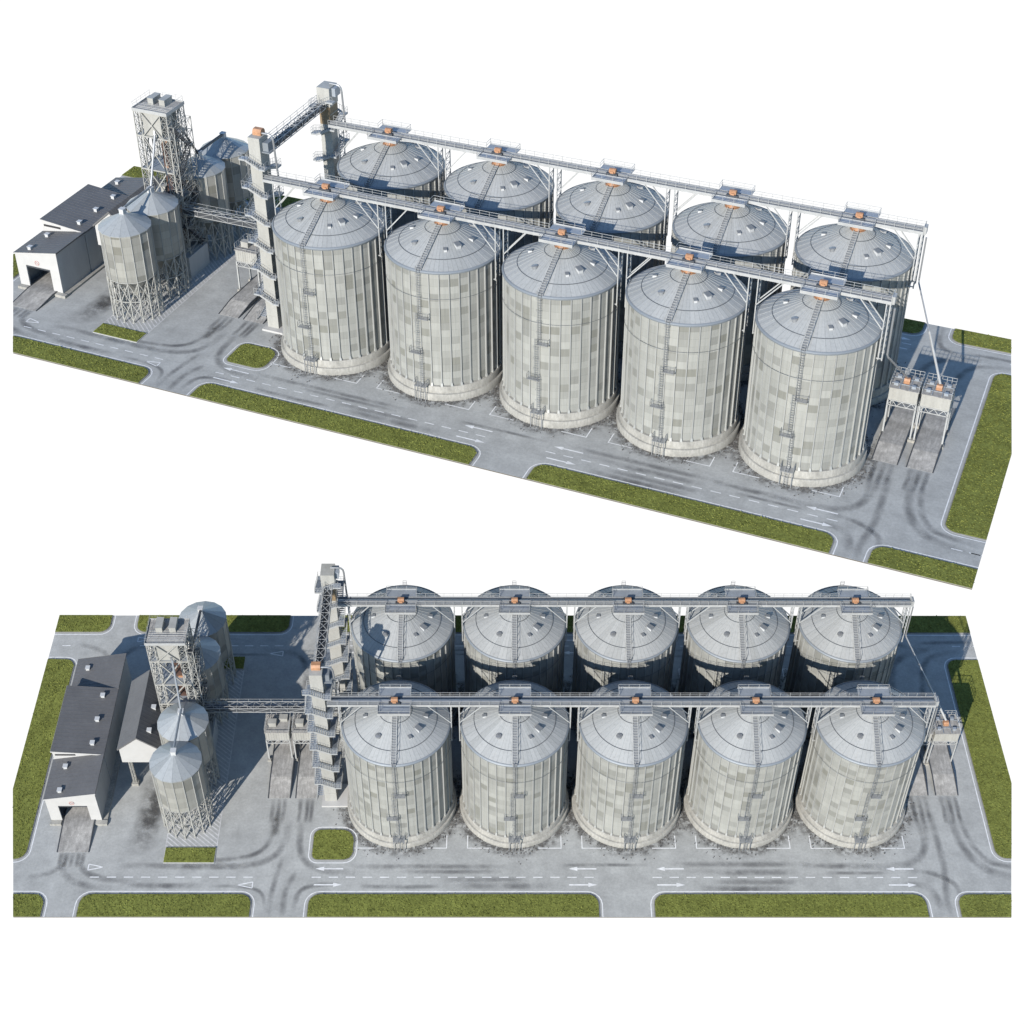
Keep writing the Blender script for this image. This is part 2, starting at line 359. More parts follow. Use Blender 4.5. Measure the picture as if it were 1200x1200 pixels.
        v.hexa([V(-s2 * 1.5, -s2 * 1.2, .62 * sc), V(s2 * 1.5, -s2 * 1.2, .42 * sc), V(s2 * 1.5, s2 * 1.2, .42 * sc), V(-s2 * 1.5, s2 * 1.2, .62 * sc), V(-s2 * 1.4, -s2 * 1.1, .76 * sc), V(s2 * 1.4, -s2 * 1.1, .56 * sc), V(s2 * 1.4, s2 * 1.1, .56 * sc), V(-s2 * 1.4, s2 * 1.1, .76 * sc)])
        v.build('roof_vent', ['vent_white', 'tread_steel'], rf)
    x, y = -2.65, -4.55; rr = math.hypot(x, y); z = 23.0 + (9.16 - rr) * sl
    v = MB(); v.lathe([(.42, -.35), (.42, .26), (.5, .28), (.5, .38), (0.02, .45)], 16); o = v.build('roof_hatch', 'pipe_steel', rf, 40); o.location = (x, y, z); o.rotation_euler = (0, -.2, 0)
    c = MB(); c.lathe([(1.25, 26.75), (1.25, 26.95), (.95, 26.96), (.8, 27.5)], 12); c.build('inlet_collar', 'orange_paint', t, 30)
    return t
silo0 = make_silo()
ORD = ['nearest the stair towers', 'second from the stair towers', 'in the middle of its row', 'second from the free end of its row', 'at the free end of its row']
def silo_label(row, i):
    r = 'front-row' if row == 0 else 'back-row'
    tail = ['beside the stair tower', 'second along from the stair tower', 'in the middle of its row', 'next to last before the truck loading bins', 'at the row end beside the truck loading bins'][i]
    return f'{r} galvanised grain silo {tail}, {{s}} complex'
for row, y in ((0, YF), (1, YB)):
    for i, x in enumerate(CX):
        o = silo0 if (row, i) == (0, 0) else copy_tree(silo0)
        o.location = (x, y, 0); o['label'] = silo_label(row, i); ROOTS.append(o)

# =================================================================== galleries over the silo rows
def make_gallery(y, label):
    t = thing('conveyor_gallery', label, 'conveyor', (26.5, y, 0), group='roof conveyor galleries')
    X0, X1 = -24.6 - 26.5, 76.5 - 26.5
    b = MB()
    for yy in (-.95, .95): b.bar((X0, yy, 27.74), (X1, yy, 27.74), .12, .48)
    x = X0
    while x <= X1: b.bar((x, -.95, 27.55), (x, .95, 27.55), .12, .3); x += 1.8
    b.build('beam', 'white_steel', t)
    b = MB(); b.box(X0, X1, -.88, .88, 27.84, 27.92); b.build('walkway', 'walk_grating', t)
    b = MB(); b.box(X0, X1, -.42, .0, 27.93, 28.26)
    b.prism_x([(-.46, 28.26), (.04, 28.26), (-.2, 28.36)], X0, X1); b.build('conveyor_casing', 'pipe_steel', t)
    b = MB()
    segs = []; edges = [X0] + sum([[cx - 26.5 - 2.65, cx - 26.5 + 2.65] for cx in CX], []) + [X1]
    for i in range(0, len(edges), 2): segs.append((edges[i], edges[i + 1]))
    for a_, b_ in segs:
        for yy in (-.98, .98): b.rail([(a_, yy, 27.9), (b_, yy, 27.9)], .9, .05, 1.55)
    b.rail([(X1, -.98, 27.9), (X1, .98, 27.9)], 1.05, .065, .9)
    b.build('railing', 'white_steel', t)
    for o in list(t.children): o.location.z = .82
    p0 = None
    for cx in CX:
        x = cx - 26.5
        if p0 is None:
            p = MB(); p.box(-2.65, 2.65, -3.0, -.9, 27.80, 27.9); p.box(-2.65, 2.65, .9, 2.75, 27.80, 27.9)
            for xx in (-2.5, 0, 2.5): p.bar((xx, -3.0, 27.72), (xx, 2.75, 27.72), .12, .16)
            p0 = p.build('platform', 'deck_steel', t)
            k = MB(); k.box(-2.70, 2.70, 2.75, 2.81, 27.72, 28.1); k.build('kick_plate', 'white_steel', p0)
            k = MB(); k.box(-2.71, 2.71, -3.06, -3.0, 27.72, 28.22)
            k.box(-2.71, -2.65, -3.0, -1.0, 27.72, 28.05); k.box(2.65, 2.71, -3.0, -1.0, 27.72, 28.05)
            k.build('kick_plate', 'white_steel', p0)
            k = MB(); z = 27.9
            k.rail([(-2.65, -1.0, z), (-2.65, -3.0, z), (2.65, -3.0, z), (2.65, -1.0, z)], .95, .045, 1.75); k.build('railing', 'white_steel', p0)
            k = MB(); k.rail([(-2.65, 1.0, z), (-2.65, 2.75, z), (2.65, 2.75, z), (2.65, 1.0, z)], .95, .05, 1.75)
            k.build('railing', 'white_steel', p0)
            g = MB(); g.box(-.55, .55, -.7, .15, 28.43, 28.88); g.prism_x([(-.7, 28.88), (.15, 28.88), (-.08, 29.03), (-.48, 29.03)], -.55, .55)
            g.box(-.3, .3, -.9, -.7, 28.2, 28.7); g0 = g.build('slide_gate', 'orange_paint', t)
            h = MB(); h.box(-.95, .95, -.95, .35, 28.1, 28.40); h.build('gate_frame', 'dark_steel', g0)
            s0 = []
            for sgn in (-1, 1):
                sf = MB(); px = sgn * 9.32
                for yy in (-.9, .9):
                    sf.bar((px, yy, 19.1), (px, yy, 28.3), .16); sf.bar((px, yy, 24.0), (px - sgn * 3.7, yy, 28.3), .16)
                for i in range(9): sf.bar((px, -.9, 19.5 + i * .95), (px, .9, 19.5 + i * .95), .06)
                for i in range(8): sf.bar((px, -.9 if i % 2 else .9, 19.5 + i * .95), (px, .9 if i % 2 else -.9, 20.45 + i * .95), .07)
                sf.bar((px - sgn * .1, -.9, 19.3), (px - sgn * .9, -.9, 19.3), .16); sf.bar((px - sgn * .1, .9, 19.3), (px - sgn * .9, .9, 19.3), .16)
                s0.append(sf.build('support_frame', 'white_steel', t))
            p0.location.z = .82; g0.location.z = .72
            cur = (p0, g0, *s0)
        else: cur = tuple(copy_tree(o, t) for o in (p0, g0, *s0))
        for o in cur: o.location.x = x
    e = MB(); zc = X1 - .1
    for yy in (-.9, .9): e.bar((zc, yy, 19.0), (zc, yy, 28.3), .18)
    for i in range(9): e.bar((zc, -.9, 19.3 + i), (zc, .9, 19.3 + i), .08)
    for yy in (-.9, .9): e.bar((zc, yy, 19.3), (zc - 1.0, yy, 19.3), .14)
    e.box(X1 - .1, X1 + .4, -.8, .5, 28.3, 29.5)
    e.build('end_frame', 'white_steel', t)
    return t
make_gallery(YF, 'long grey conveyor gallery over the front silo row, {s} complex')
make_gallery(YB, 'long grey conveyor gallery over the back silo row, {s} complex')

# =================================================================== elevator towers with winding stairs
def make_elevator(x, y, top, zFL, direction, label, hood):
    """x,y: centre of the casing"""
    t = thing('elevator_tower', label, 'elevator tower', (x, y, 0), group='bucket elevator towers')
    c = MB(); c.box(-1.05, 1.05, -1.3, 1.3, .3, top)
    z = 2.5
    while z < top: c.box(-1.09, 1.09, -1.34, 1.34, z, z + .12); z += 2.46
    c.build('casing', 'cream_steel', t)
    c = MB(); c.box(-1.6, 3.0, -2.4, 2.4, 0, .35); c.build('base_slab', 'white_render', t)
    c = MB()
    if hood:
        c.box(-.75, .75, -.2, 1.2, top, top + .55); c.prism_x([(-.2, top + .55), (1.2, top + .55), (.9, top + .95), (.1, top + .95)], -.75, .75); c.build('head_hood', 'orange_paint', t)
        c = MB(); c.box(1.06, 2.1, -.5, 1.2, top - 2.3, top - .9); c.box(1.0, 2.5, -.9, 1.6, top - 2.5, top - 2.3); c.build('drive_housing', 'eave_steel', t)
    else:
        c.box(-1.2, 1.2, -1.45, 1.45, top - 3.2, top + .1); c.build('head_hood', 'cream_steel', t)
        c = MB(); c.box(.3, 1.9, -.6, 1.2, top - 1.6, top - .1); c.build('drive_housing', 'deck_steel', t)
        c = MB(); c.box(-1.0, 1.06, -1.36, 1.36, top - 6.5, top - 3.3); c.build('discharge_chute', 'tan_panel', t)
    # one turn of the stair
    ox, oy, iw = 2.32, 2.62, 1.12
    seq = [(-1, -1), (1, -1), (1, 1), (-1, 1)]
    if direction < 0: seq = [(1, -1), (-1, -1), (-1, 1), (1, 1)]
    pitch = 4.92; drop = pitch / 4
    prev = None
    for lv, z0 in enumerate(zFL):
        if prev is None:
            st = MB(); rl = MB(); wb = MB()
            for k in range(4):
                sx_, sy_ = seq[k]; z = -k * drop
                x0, x1 = sorted((sx_ * ox, sx_ * (ox - iw))); y0, y1 = sorted((sy_ * oy, sy_ * (oy - iw)))
                st.box(x0, x1, y0, y1, z - .1, z); st.bar((sx_ * (ox - iw + .15), sy_ * (oy - iw + .15), z - .17), (sx_ * 1.0, sy_ * 1.25, z - .17), .14)
                nx_, ny_ = seq[(k + 1) % 4]; z2 = z - drop
                if ny_ == sy_:      # along X
                    xa = sx_ * (ox - iw); xb = nx_ * (ox - iw); yo, yi = sy_ * (oy - .05), sy_ * (oy - iw + .05)
                    for yy in (yo, yi): wb.bar((xa, yy, z - .12), (xb, yy, z2 - .12), .09, .34)
                    wb.bar((sx_ * ox, yo, z - .12), (xa, yo, z - .12), .09, .30)
                    wb.bar((xb, yo, z2 - .12), (nx_ * ox, yo, z2 - .12), .09, .30)
                    for i in range(7):
                        f = (i + .5) / 7; xx = xa + (xb - xa) * f; zz = z + (z2 - z) * f
                        st.box(xx - .14, xx + .14, min(yo, yi), max(yo, yi), zz - .03, zz + .02)
                    rl.rail([(sx_ * ox, yo, z), (xa, yo, z)], 1.05, .035, .6); rl.rail([(xa, yo, z), (xb, yo, z2)], 1.05, .035, .42, False); rl.rail([(xb, yo, z2), (nx_ * ox, yo, z2)], 1.05, .035, .6)
                else:
                    ya = sy_ * (oy - iw); yb = ny_ * (oy - iw); xo, xi = sx_ * (ox - .05), sx_ * (ox - iw + .05)
                    for xx in (xo, xi): wb.bar((xx, ya, z - .12), (xx, yb, z2 - .12), .09, .34)
                    wb.bar((xo, sy_ * oy, z - .12), (xo, ya, z - .12), .09, .3); wb.bar((xo, yb, z2 - .12), (xo, ny_ * oy, z2 - .12), .09, .3)
                    for i in range(9):
                        f = (i + .5) / 9; yy = ya + (yb - ya) * f; zz = z + (z2 - z) * f
                        st.box(min(xo, xi), max(xo, xi), yy - .14, yy + .14, zz - .03, zz + .02)
                    rl.rail([(xo, sy_ * oy, z), (xo, ya, z)], 1.05, .035, .6); rl.rail([(xo, ya, z), (xo, yb, z2)], 1.05, .035, .5); rl.rail([(xo, yb, z2), (xo, ny_ * oy, z2)], 1.05, .035, .6)
            so = st.build('stair', 'deck_steel', t); wb.build('stringer', 'white_steel', so); rl.build('handrail', 'white_steel', so)
            prev = so; cur = so
        else: cur = copy_tree(prev, t)
        cur.location = (0, 0, z0)
    # vent pipe arching over the top and running down to the gallery
    p = MB(); pts = [(.5, .2, top + .35), (1.8, .2, top + .35), (2.3, .2, top + .2), (2.62, .2, top - .2), (2.72, .2, top - .8), (2.8, .3, top - 4), (2.85, .6, top - 8.2)]
    p.tube(pts, .17, 8); p.build('down_pipe', 'pipe_steel', t, 60)
    return t
EX = -26.15
make_elevator(EX, 24.7, 35.1, [31.8 - 4.92 * i for i in range(6)], 1, 'front elevator tower wrapped in winding stairs, orange hood on top, {s} complex', True)
make_elevator(EX, 48.0, 34.3, [31.6 - 4.92 * i + .9 for i in range(6)], -1, 'taller-looking back elevator tower with plain grey head, {s} complex', False)

# =================================================================== bridges
def truss(mb, p, q, wd, ht, n, th=.14, br=.08, top_x=True, rail_h=1.0):
    p = Vector(p); q = Vector(q); d = (q - p); ln = d.length; d.normalize(); sd_ = d.cross(Vector((0, 0, 1))).normalized() * (wd / 2); up = Vector((0, 0, ht))
    for s_ in (-1, 1):
        mb.bar(p + sd_ * s_, q + sd_ * s_, th); mb.bar(p + sd_ * s_ + up, q + sd_ * s_ + up, th)
        for i in range(n + 1):
            c = p + d * (ln * i / n) + sd_ * s_; mb.bar(c, c + up, br)
            if i < n:
                c2 = p + d * (ln * (i + 1) / n) + sd_ * s_
                if i % 2: mb.bar(c, c2 + up, br)
                else: mb.bar(c + up, c2, br)
    for i in range(n + 1):
        c = p + d * (ln * i / n); mb.bar(c - sd_, c + sd_, br); mb.bar(c - sd_ + up, c + sd_ + up, br)
        if i < n and top_x:
            c2 = p + d * (ln * (i + 1) / n); mb.bar(c - sd_ + up, c2 + sd_ + up, br); mb.bar(c + sd_ + up, c2 - sd_ + up, br)
t = thing('conveyor_bridge', 'lattice conveyor bridge high up joining the two elevator tower heads, {s} complex', 'conveyor', (EX, 36.6, 0))
b = MB(); truss(b, (0, -9.0, 31.2), (0, 9.2, 31.2), 1.6, 1.15, 9, .1, .07); b.build('truss', 'white_steel', t)
b = MB(); b.box(-.62, -.08, -9.2, 9.3, 31.25, 31.9); b.box(.08, .62, -9.2, 9.3, 31.25, 31.9); b.build('conveyor_trough', 'dark_steel', t)
b = MB(); b.box(-.06, .06, -9.0, 9.2, 31.2, 31.5); b.build('walkway', 'pipe_steel', t)
b = MB(); b.rail([(-.85, -9, 32.3), (-.85, 9.2, 32.3)], 1.0, .05, 2.2); b.build('handrail', 'white_steel', t)
t = thing('conveyor_bridge', 'low lattice conveyor bridge from the lattice work tower towards the stair towers, {s} complex', 'conveyor', (-38, 34.6, 0))
b = MB(); truss(b, (-10.8, 0, 12.5), (13.2, 0, 12.5), 1.6, 1.0, 8, .1, .055); b.build('truss', 'white_steel', t)
b = MB(); b.box(-11.0, 13.2, -.7, .1, 12.56, 13.3); b.build('conveyor_trough', 'dark_steel', t)
b = MB(); b.box(-11, 13.2, .25, .9, 12.5, 12.58); b.build('walkway', 'deck_steel', t)
b = MB(); b.rail([(-10.8, -.84, 13.55), (13.2, -.84, 13.55)], .6, .045, 2, False); b.rail([(-10.8, .84, 13.55), (13.2, .84, 13.55)], .6, .045, 2, False); b.build('handrail', 'white_steel', t)
b = MB(); b.lattice(11.4, 13.2, 1.0, 3.4, 0, 16.5, 8, .18, .1); b.build('support_tower', 'white_steel', t)
b = MB(); b.box(11.8, 12.8, 1.5, 2.9, 3, 16); b.build('elevator_leg', 'cream_steel', t)

# =================================================================== lattice work tower
TX0, TX1, TY0, TY1 = -3.3, 3.3, -2.7, 2.7
t = thing('work_tower', 'tall open lattice work tower with flat railed roof between the small silos, {s} complex', 'tower', (-53.0, 36.75, 0))
def column(x0, x1, y0, y1):
    b = MB(); b.lattice(x0, x1, y0, y1, 0, 30.6, 20, .13, .06); return b.build('corner_column', 'cream_steel', t)
for x0, x1 in ((TX0, TX0 + 1.35), (TX1 - 1.35, TX1)):
    for y0, y1 in ((TY0, TY0 + 1.2), (TY1 - 1.2, TY1)): column(x0, x1, y0, y1)
b = MB()
levels = [0.3, 4.5, 9.5, 14.5, 19.8, 26.0, 30.4]
for z0, z1 in zip(levels[:-1], levels[1:]):
    for yy in (TY0, TY1):
        b.bar((TX0 + 1.35, yy, z0), (TX1 - 1.35, yy, z1), .18); b.bar((TX1 - 1.35, yy, z0), (TX0 + 1.35, yy, z1), .18); b.bar((TX0, yy, z1), (TX1, yy, z1), .22)
    for xx in (TX0, TX1):
        b.bar((xx, TY0 + 1.2, z0), (xx, TY1 - 1.2, z1), .15); b.bar((xx, TY1 - 1.2, z0), (xx, TY0 + 1.2, z1), .15); b.bar((xx, TY0, z1), (xx, TY1, z1), .2)
b.build('cross_brace', 'cream_steel', t)
for z in levels[1:6]:
    b = MB(); b.box(TX0 + .15, TX1 - .15, TY0 + .15, TY1 - .15, z - .06, z + .06); b.build('floor_deck', 'deck_steel', t)
b = MB(); b.box(TX0 + 1.45, TX1 - 1.45, TY0 + .28, TY1 - .3, 26.1, 30.4); b.build('cladding', 'cream_steel', t)
rd = MB(); rd.box(TX0 - .1, TX1 + .1, TY0 - .1, TY1 + .1, 30.5, 30.75); rd.mi = 1
rd.box(TX0 - .16, TX1 + .16, TY0 - .16, TY0 - .1, 30.42, 31.0); rd.box(TX0 - .16, TX1 + .16, TY1 + .1, TY1 + .16, 30.42, 31.0); rd.box(TX0 - .16, TX0 - .1, TY0 - .1, TY1 + .1, 30.42, 31.0); rd.box(TX1 + .1, TX1 + .16, TY0 - .1, TY1 + .1, 30.42, 31.0)
for i in range(6): rd.box(TX0 + .2, TX1 - .2, TY0 + .3 + i * .5, TY0 + .4 + i * .5, 30.76, 30.84)
ro = rd.build('roof_deck', ['ramp_concrete', 'white_steel'], t)
for x in (-1.3, 1.0):
    q = MB(); q.box(x - .55, x + .55, -.2, 2.2, 30.76, 31.9); q.box(x - .62, x + .62, -.28, 2.28, 31.9, 31.98); q.build('roof_box', 'cream_steel', ro)
q = MB(); q.rail([(TX0, TY0, 31.1), (TX1, TY0, 31.1), (TX1, TY1, 31.1), (TX0, TY1, 31.1)], .9, .028, 1.3, True, True); q.build('roof_railing', 'white_steel', ro)
b = MB(); b.box(.2, 1.5, -.9, .9, 4.5, 26.0); b.build('grain_leg', 'rust_brown', t)
b = MB(); b.box(0.1, 1.75, .95, 2.3, 4.4, 26.0); b.build('shade_core', 'dark_steel', t)  # dark block added to darken the open tower interior, standing in for shade
b = MB()
for z in (24.6, 19.0, 11.0): b.box(.6, 1.65, -1.1, 1.0, z - .2, z + 1.2)
b.build('leg_flange', 'orange_paint', t)
b = MB(); b.box(-1.6, -.7, -.4, .8, 6.6, 15.6); b.build('cleaner_housing', 'cream_steel', t)
b = MB()
for i in range(6):
    z = 4.6 * i + .4; y0, y1 = (-2.2, 2.0) if i % 2 == 0 else (2.0, -2.2)
    for xx in (TX1 + .12, TX1 + 1.0): b.bar((xx, y0, z), (xx, y1, z + 4.6), .1, .25)
    for k in range(14): f = (k + .5) / 14; b.box(TX1 + .12, TX1 + 1.0, y0 + (y1 - y0) * f - .12, y0 + (y1 - y0) * f + .12, z + 4.6 * f - .03, z + 4.6 * f + .03)
    b.bar((TX1 + 1.0, y0, z + 1), (TX1 + 1.0, y1, z + 5.6), .06); b.box(TX1 + .1, TX1 + 1.05, y1 - .6, y1 + .6, z + 4.54, z + 4.62)
b.build('stair', 'dark_steel', t)
b = MB(); b.lattice(TX1 + .06, TX1 + 1.15, TY0, TY1, 0, 28.5, 12, .1, .06); b.build('stair_cage', 'cream_steel', t)
b = MB(); b.box(-2.6, 4.7, -3.9, 2.4, 0, 4.3); b.build('base_housing', 'grey_cladding', t)
def spout(pts, r=.22, m='pipe_steel'):
    b = MB(); b.tube(pts, r, 8); b.build('spout_pipe', m, t)
spout([(.55, -2.9, 27.4), (.75, -3.1, 26.8), (1.95, -8.1, 19.4)], .2)
spout([(1.95, -8.1, 19.6), (1.95, -16.2, 19.55)], .2, 'eave_steel')
spout([(1.6, 2.9, 26.5), (2.0, 7.0, 19.3)], .22, 'dark_steel'); spout([(2.0, 7.0, 19.5), (2.1, 15.0, 19.4)], .26, 'dark_steel')

# =================================================================== small silos on lattice legs
def make_tank():
    t = thing('hopper_silo', 'x', 'silo', register=False, group='small hopper silos on legs')
    w_ = MB(); w_.lathe([(4.3, 7.8)] + [(4.3, 7.8 + 1.45 * i) for i in range(1, 7)], 16, 0)
    w_.mi = 1
    for k in range(16):
        th = 2 * math.pi * k / 16; w_.bar((4.33 * math.cos(th), 4.33 * math.sin(th), 7.7), (4.33 * math.cos(th), 4.33 * math.sin(th), 16.5), .12)
    w_.build('wall', ['tank_wall', 'rib_steel'], t)
    r = MB(); r.lathe([(4.48, 16.42), (4.48, 16.55), (.35, 18.75)], 16); rf = r.build('roof', 'tank_roof', t)
    c = MB(); c.box(-.42, .42, -.42, .42, 18.55, 19.55); c.box(-.5, .5, -.5, .5, 19.55, 19.62); c.build('inlet_box', 'vent_white', rf)
    h = MB(); h.lathe([(4.28, 7.82), (.6, 4.0), (.5, 3.2)], 16); h.build('hopper', 'tank_wall', t)
    g = MB()
    for k in range(16):
        a0 = 2 * math.pi * k / 16; a1 = 2 * math.pi * (k + 1) / 16
        p = Vector((4.33 * math.cos(a0), 4.33 * math.sin(a0), 0)); q = Vector((4.33 * math.cos(a1), 4.33 * math.sin(a1), 0))
        if k % 2 == 0 or True:
            g.bar(p, p + Vector((0, 0, 7.8)), .17)
            g.box(p.x - .22, p.x + .22, p.y - .22, p.y + .22, 0, .12)
        for z0, z1 in ((.4, 4.0), (4.0, 7.6)):
            g.bar(p + Vector((0, 0, z0)), q + Vector((0, 0, z1)), .11); g.bar(q + Vector((0, 0, z0)), p + Vector((0, 0, z1)), .11)
        for z in (4.0, 7.7): g.bar(p + Vector((0, 0, z)), q + Vector((0, 0, z)), .13)
    for k in range(8):
        a0 = 2 * math.pi * k / 8; p = Vector((2.2 * math.cos(a0), 2.2 * math.sin(a0), 0)); g.bar(p, p + Vector((0, 0, 5.6)), .14)
        o_ = Vector((4.33 * math.cos(a0), 4.33 * math.sin(a0), 0)); g.bar(p + Vector((0, 0, .3)), o_ + Vector((0, 0, 4)), .1); g.bar(p + Vector((0, 0, 4)), o_ + Vector((0, 0, .3)), .1); g.bar(p + Vector((0, 0, 4)), o_ + Vector((0, 0, 4)), .1)
    g.build('leg_frame', 'cream_steel', t)
    return t
tank0 = make_tank()
for i, (x, y, lb) in enumerate(((-51.1, 20.0, 'frontmost small hopper silo on lattice legs behind the hatched strip'), (-51.1, 28.5, 'small hopper silo on lattice legs directly before the work tower'), (-51.0, 44.0, 'small hopper silo on lattice legs directly behind the work tower'), (-51.0, 52.4, 'rearmost small hopper silo on lattice legs'))):
    o = tank0 if i == 0 else copy_tree(tank0)
    o.location = (x, y, 0); o['label'] = lb + ', {s} complex'; ROOTS.append(o)

# =================================================================== shed with three monopitch roofs
t = thing('warehouse', 'dark-roofed stepped shed with white gate front and open gateway, {s} complex', 'building', (-70.8, 19.2, 0))
X0, X1 = -4.4, 4.55
dz0, dz1 = -2.45, 2.65       # gateway
w_ = MB(); th = .3
def zg(x): return 6.55 + (x - X0) / (X1 - X0) * 1.6
w_.prism_y([(X0, 0), (dz0, 0), (dz0, zg(dz0)), (X0, zg(X0))], 0, th); w_.prism_y([(dz1, 0), (X1, 0), (X1, zg(X1)), (dz1, zg(dz1))], 0, th)
w_.prism_y([(dz0, 4.7), (dz1, 4.7), (dz1, zg(dz1)), (dz0, zg(dz0))], 0.001, th)
w_.build('front_wall', 'white_render', t); w_ = MB()
def zm(x): return 8.95 - (x - X0) / (X1 - X0) * .85
w_.prism_y([(X0, zg(X0) - .4), (X1, zg(X1) - .4), (X1, zm(X1)), (X0, zm(X0))], 8.5, 8.5 + th)
w_.build('clerestory_wall', 'white_render', t)
w_ = MB()
for (y0, y1, f) in ((th, 8.5, zg), (8.5 + th, 23.2, zm), (23.2, 31.6, zg)):
    w_.box(X0, X0 + th, y0, y1, 0, f(X0)); w_.box(X1 - th, X1, y0, y1, 0, f(X1 - th) if f is zg else f(X1))
w_.prism_y([(X0 + th, 0), (X1 - th, 0), (X1 - th, zm(X1)), (X0 + th, zm(X0))], 22.9, 23.2)
w_.prism_y([(X0 + th, 0), (X1 - th, 0), (X1 - th, zg(X1)), (X0 + th, zg(X0))], 31.3, 31.6)
w_.build('side_wall', 'grey_cladding', t)
def mono(f, y0, y1, ov=.18):
    r = MB(); a0, a1 = X0 - ov, X1 + ov
    r.prism_y([(a0, f(a0) + .01), (a1, f(a1) + .01), (a1, f(a1) + .3), (a0, f(a0) + .3)], y0, y1)
    n = int((y1 - y0) / .8)
    r.mi = 0
    for i in range(n + 1):
        y = y0 + .05 + (y1 - y0 - .1) * i / n; r.bar((a0, y, f(a0) + .31), (a1, y, f(a1) + .31), .05, .035)
    o = r.build('roof', 'roof_sheet', t)
    r = MB(); r.prism_y([(a0, f(a0) + .02), (a1, f(a1) + .02), (a1, f(a1) + .26), (a0, f(a0) + .26)], y0 - .04, y0); r.box(a0 - .05, a0, y0, y1, f(a0), f(a0) + .22); r.build('roof_trim', 'white_render', o)
    return o
r1 = mono(zg, -.15, 8.48); r2 = mono(zm, 8.35, 23.4); r3 = mono(zg, 23.42, 31.8)
def vent(x, y, z, par):
    v = MB(); v.box(x - .32, x + .32, y - .32, y + .32, z - .25, z + .55); v.box(x - .42, x + .42, y - .42, y + .42, z + .55, z + .62); v.build('roof_vent', 'vent_white', par)
for x, y in ((-1.8, 6.3), (-1.8, 1.2)): vent(x, y, zg(x) + .3, r1)
for x, y in ((2.3, 21.3), (2.3, 15.8), (2.4, 10.5)): vent(x, y, zm(x) + .3, r2)
vent(-2.1, 28.9, zg(-2.1) + .3, r3)
b = MB(); b.box(-4.0, -.4, 8.46, 8.52, zm(-4) - 1.0, zm(-4) - .6); b.build('window', 'black_gap', t)
b = MB(); b.box(X0 - .1, dz0 - .1, -.9, 0, 0, .5); b.box(dz1 + .1, X1 + 1.0, -.9, 0, 0, .5); b.box(X1, X1 + .9, 0, 31, 0, .35); b.build('plinth', 'concrete', t)
b = MB(); b.box(dz0, dz1, .02, .2, 4.35, 4.7); b.build('gate_header', 'dark_steel', t)
b = MB(); b.tube([(.1 + .42 * math.cos(k * math.pi / 10), -.06, 5.55 + .42 * math.sin(k * math.pi / 10)) for k in range(21)], .045, 6, False); b.bar((.1 - .28, -.05, 5.8), (.1 + .28, -.05, 5.3), .06); b.build('height_sign', 'red_paint', t)

# =================================================================== gabled house on legs
t = thing('elevated_house', 'narrow gabled house with dark roof raised on legs beside the small silos, {s} complex', 'building', (-59.4, 27.0, 0))
hw, z0, ze, za, D = 3.55, 6.9, 10.75, 13.8, 15.0
b = MB(); g_ = [(-hw, z0), (hw, z0), (hw, ze), (0, za), (-hw, ze)]
b.prism_y(g_, 0, .3); b.build('gable_wall', 'white_render', t)
b = MB(); b.prism_y(g_, D - .3, D); b.build('gable_wall', 'white_render', t)
b = MB(); b.box(-hw + .01, -hw + .3, .3, D - .3, z0, ze); b.box(hw - .3, hw - .01, .3, D - .3, z0, ze); b.box(-hw + .3, hw - .3, .3, D - .3, z0, z0 + .3); b.build('side_wall', 'grey_cladding', t)
b = MB(); sl = (za - ze) / hw
b.prism_y([(-hw - .3, ze - .3 * sl), (0, za), (0, za + .35), (-hw - .3, ze - .3 * sl + .35)], -.25, D + .25)
b.prism_y([(0.001, za), (hw + .3, ze - .3 * sl), (hw + .3, ze - .3 * sl + .35), (0.001, za + .35)], -.25, D + .25)
for i in range(20):
    y = -.2 + i * .81
    for sg in (-1, 1): b.bar((sg * (hw + .28), y, ze - .28 * sl + .36), (0, y, za + .36), .05, .03)
rf = b.build('roof', 'roof_sheet', t)
for y in (2.4, 7.6): vent(1.75, y, za + .3 - 1.75 * sl, rf)
b = MB(); b.tube([(2.2 + .4 * math.cos(k * math.pi / 10), -.06, 7.5 + .4 * math.sin(k * math.pi / 10)) for k in range(21)], .045, 6, False); b.build('height_sign', 'red_paint', t)
for x, y in ((-2.3, .4), (2.4, .4), (-2.3, 7.4), (2.4, 7.4), (-2.3, 14.4), (2.4, 14.4)):
    b = MB(); b.lattice(x - .25, x + .25, y - .25, y + .25, .6, z0, 6, .09, .05); lg = b.build('leg', 'cream_steel', t)
    b = MB(); b.box(x - .6, x + .6, y - .6, y + .6, 0, .7); b.build('footing', 'concrete', lg)

